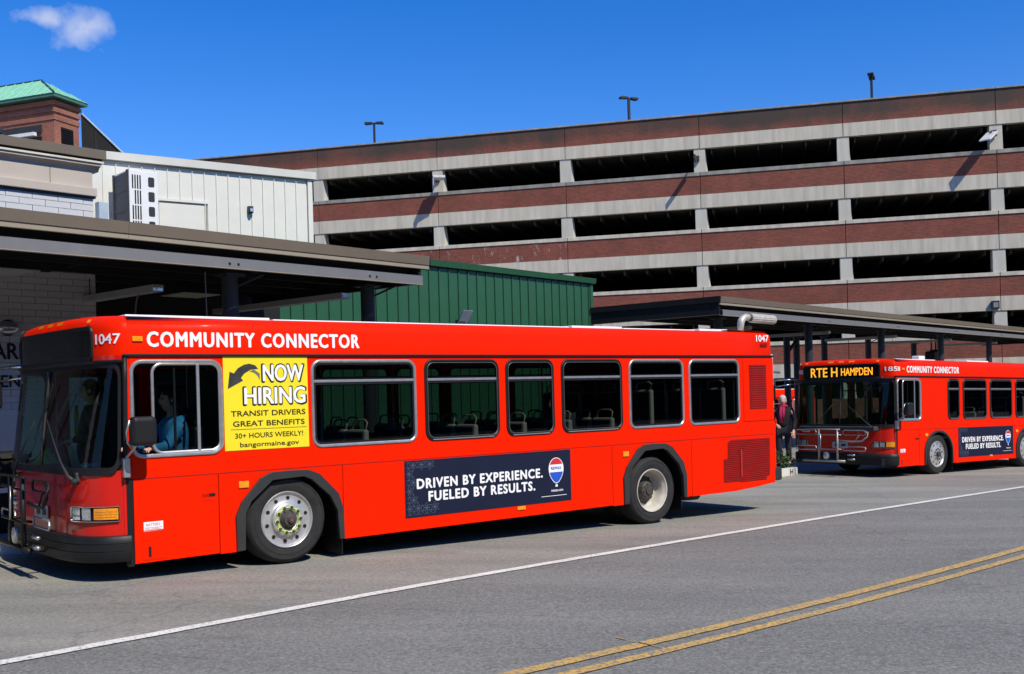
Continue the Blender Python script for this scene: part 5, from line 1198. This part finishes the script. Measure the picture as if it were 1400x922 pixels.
t = thing('pipe_bracket', 'small white pipe bracket low on the right end of the green wall', 'bracket', Vector((-1.95, 24.87, 0)) + Vector((math.cos(YG), math.sin(YG), 0))*5.72 + Vector((0, 0, 3.42)), YG)
MB().box(-.28, -.12, -.10, -.02, -.3, .16).build('plate', M_LAMPW, t, bevel=.01); MB().tube([(-.12, -.08, .10), (.05, -.10, -.06), (.26, -.10, .14), (.30, -.10, -.2)], .03, 8).build('pipe', M_LAMPW, t, smooth=True)
# ---------------------------------------------------------------- brick tower with copper-green roof, far left
YT = R(-20); tw = thing('brick_tower', 'brick tower block with pale green metal hip roof on the far left skyline', 'tower', (-23.46, 54.5, .15), YT)
M_TB = brick('tower_brick', (.36, .115, .065), (.26, .082, .05), (.30, .20, .15), .25, .085); M_CU = mat('verdigris_metal', (.25, .56, .38), .5, var=.1)
W_ = 9.0
MB().box(-W_, 0, 0, 1.75, -2, 17.6).build('wall', M_TB, tw)
for i, z in enumerate((16.55, 16.95, 17.3)): MB().box(-W_-.05, .05+.03*i, -.05-.03*i, 1.8+.03*i, z, z+.22).build('corbel_band', M_TB, tw)
MB().box(-W_-.4, .42, -.42, 2.0, 17.62, 17.78).build('eave', mat('dark_green_eave', (.06, .16, .11), .5), tw)
EV = [(-W_-.45, -.46), (.46, -.46), (.46, 2.04), (-W_-.45, 2.04)]; RX, RY, RZ = -1.55, .79, 18.98
MB().add([(a, b, 17.79) for a, b in EV] + [(-W_+1.2, RY, RZ), (RX, RY, RZ)], [(0, 1, 5, 4), (1, 2, 5), (2, 3, 4, 5), (3, 0, 4), (0, 3, 2, 1)]).build('roof', M_CU, tw)
for k in range(15):
    x = -W_+.3 + k*.6; s_ = min(1, (.46-x)/(.46-RX)); MB().tube([(x, -.47, 17.81), (x, -.46+(RY+.46)*s_, 17.79+(RZ-17.79)*s_+.03)], .022, 4).build('roof_seam', M_CU, tw)
for k in range(1, 5):
    y = -.46 + k*.5; s_ = min((y+.46)/(RY+.46), (2.04-y)/(2.04-RY)); MB().tube([(.47, y, 17.81), (.46-(.46-RX)*s_, y, 17.79+(RZ-17.79)*s_+.03)], .022, 4).build('roof_seam', M_CU, tw)
MB().tube([(.46, -.46, 17.80), (RX, RY, RZ+.02)], .045, 6).build('hip_flashing', mat('dark_flashing', (.02, .05, .04), .5), tw)
MB().tube([(RX, RY, RZ+.02), (-W_+1.2, RY, RZ+.02)], .04, 6).build('ridge_cap', MATS['dark_flashing'], tw)
lv = MB().box(.0, .03, .45, 1.30, 15.4, 16.25).build('louvre', M_DKB, tw)
for k in range(7): MB().box(.03, .07, .47, 1.28, 15.44+k*.115, 15.49+k*.115).build('louvre_blade', M_DKB, lv)
MB().box(-6, -.85, -.03, .0, 13.6, 15.75).build('dark_opening', M_BLK2, tw); MB().box(-6.1, -.80, -.08, -.03, 15.95, 16.35).build('lintel', M_GREYP, tw); MB().box(-6.0, -.9, -.5, -.3, 15.70, 15.88).build('white_beam', M_WHITE, tw)
t = thing('gable_roof', 'dark steep roof slope falling away right of the brick tower', 'roof', (-23.46, 54.5, .15), YT)
MB().add([(.08, 1.85, 17.3), (3.1, 4.3, 13.4), (3.1, 4.3, 8), (.08, 1.85, 8), (.08, 2.05, 17.3), (3.1, 4.5, 13.4), (3.1, 4.5, 8), (.08, 2.05, 8)], [(0, 1, 2, 3), (4, 7, 6, 5), (0, 4, 5, 1), (1, 5, 6, 2), (3, 2, 6, 7), (0, 3, 7, 4)]).build('slope', M_DKB, t)
MB().tube([(.08, 1.8, 17.34), (3.15, 4.25, 13.42)], .05, 6).build('edge_flashing', mat('pale_blue_metal', (.38, .46, .52), .4), t)
for k in range(1, 5): MB().box(.08+k*.55-.03, .08+k*.55+.03, 1.78+k*.45, 1.90+k*.45, 8, 17.1-k*.71).build('batten', M_GREYP, t)
# ---------------------------------------------------------------- by the far kerb
g1 = bw(17.6, 5.9); t = thing('sign_pole', 'thin pale pole with a cross bar by the kerb behind the person', 'pole', (g1.x, g1.y, g1.z+.16), TH1)
MB().tube([(0, 0, 0), (0, 0, 2.75)], .05, 10).build('pole', mat('galvanised', (.45, .44, .40), .4, metal=.4), t, smooth=True); MB().tube([(-.32, .0, 2.35), (.32, .0, 2.30)], .03, 8).build('cross_bar', M_ALU, t, smooth=True); MB().box(-.12, .12, -.03, .03, 1.95, 2.1).build('plate', M_GREYP, t)
g2 = bw(17.15, 5.25); t = thing('small_shrub', 'low dark green shrub at the kerb by the standing person', 'shrub', (g2.x-.05, g2.y, g2.z+.16), 0)
fo = MB(); q = random.Random(4)
for k in range(260):
    c = Vector((q.gauss(0, .13), q.gauss(0, .13), abs(q.gauss(.18, .13)))); a = Vector((q.uniform(-1, 1), q.uniform(-1, 1), q.uniform(-.3, 1))).normalized()*.05; b = a.cross(Vector((q.uniform(-1, 1), q.uniform(-1, 1), q.uniform(-1, 1)))).normalized()*.02
    fo.add([c-a, c+b, c+a, c-b], [(0, 1, 2, 3)])
o = fo.build('foliage', mat('shrub_green', (.05, .09, .03), .7, var=.4, scale=20), t, fix=False); o['kind'] = 'stuff'
MB().tube([(0, 0, 0), (.01, 0, .25)], .012, 5).build('stem', M_HUB, t)
q3 = A2 + Vector((math.cos(TC2), math.sin(TC2), 0))*19.6 + Vector((-math.sin(TC2), math.cos(TC2), 0))*1.6
t = thing('loudspeaker', 'black speaker cluster hanging under the far shelter roof above the shorter bus', 'speaker', (q3.x, q3.y, 2.95), TC2)
MB().box(-.42, .02, -.2, .2, -.35, .05).build('cabinet', M_BLACK, t, bevel=.06); MB().box(.10, .50, -.2, .2, -.40, .12).build('cabinet', M_BLACK, t, bevel=.05); MB().tube([(-.2, 0, .0), (-.2, 0, .7)], .03, 6).build('bracket', M_BLACK, t); MB().tube([(.3, 0, .1), (.3, 0, .7)], .03, 6).build('bracket', M_BLACK, t)

t = thing('added_dark_screen', 'added dark screen standing in for the dark area under the left end of the far shelter', 'screen', (A2.x, A2.y, -.25), TC2)  # added screen; dark panes stand in for shaded clutter under the roof
for k in range(4): MB().box(-1.2+k*1.3, .06+k*1.3, 1.9, 1.93, .15, 1.62).build('pane', mat('shade_screen_black', (.012, .013, .015), .3), t)
for k in range(5): MB().box(-1.25+k*1.3, -1.20+k*1.3, 1.88, 1.95, 0, 1.7).build('frame_post', M_BLACK, t)
# ---------------------------------------------------------------- added brick rows out of view, blocking bright sky from reflections
def added_row(label, loc, rz, L, H, m, seed):
    t = thing('added_brick_block', label, 'building', loc, rz); r = random.Random(seed)
    MB().box(0, L, .3, 9, -1.5, H).build('wall', m, t); MB().box(-.2, L+.2, .1, 9.2, H, H+.4).build('cornice', M_GC, t)
    x = 1.5
    while x < L-2:
        for z in (1.0, 4.3, 7.6, 10.9):
            if z + 2 > H: continue
            f = MB().box(x-.08, x+1.48, .24, .32, z-.08, z+1.98).build('window', M_WHITE, t); MB().box(x, x+1.4, .22, .26, z, z+1.9).build('pane', M_SIGN, f)
        x += 3.0
    return t
M_OB = brick('street_brick', (.11, .05, .035), (.08, .035, .025), (.12, .09, .07))
added_row('added dark brick row across the street, keeping bright sky out of the bus windows', (104, -5, 0), R(192), 142, 13.5, M_OB, 1)
added_row('added brick block at the right end of the street, keeping bright sky out of reflections', (100, 74, 0), R(-90), 88, 13.5, M_OB, 3)
added_row('added brick block at the left end of the street, darkening reflections in the bus nose', (-42, -14, 0), R(-90+2) + math.pi, 48, 9.2, M_OB, 2)
gb_ = bw(-.42, 4.15); t = thing('added_dark_bin', 'added black bin with a white band, filling a dark area on the sidewalk beside the long bus nose', 'bin', (gb_.x, gb_.y, gb_.z+.162), TH1)  # added to cover sunlit sidewalk with something dark
MB().box(-.42, .42, -.30, .30, 0, .92).build('body', M_BLACK, t, bevel=.03); MB().box(-.45, .45, -.33, .33, .92, 1.0).build('lid', M_DKB, t, bevel=.02); MB().box(-.43, .43, -.31, .31, .50, .56).build('band', M_WHITE, t)
MB().box(-.20, .20, -.335, -.32, .93, .98).build('flap', M_GREYP, t)
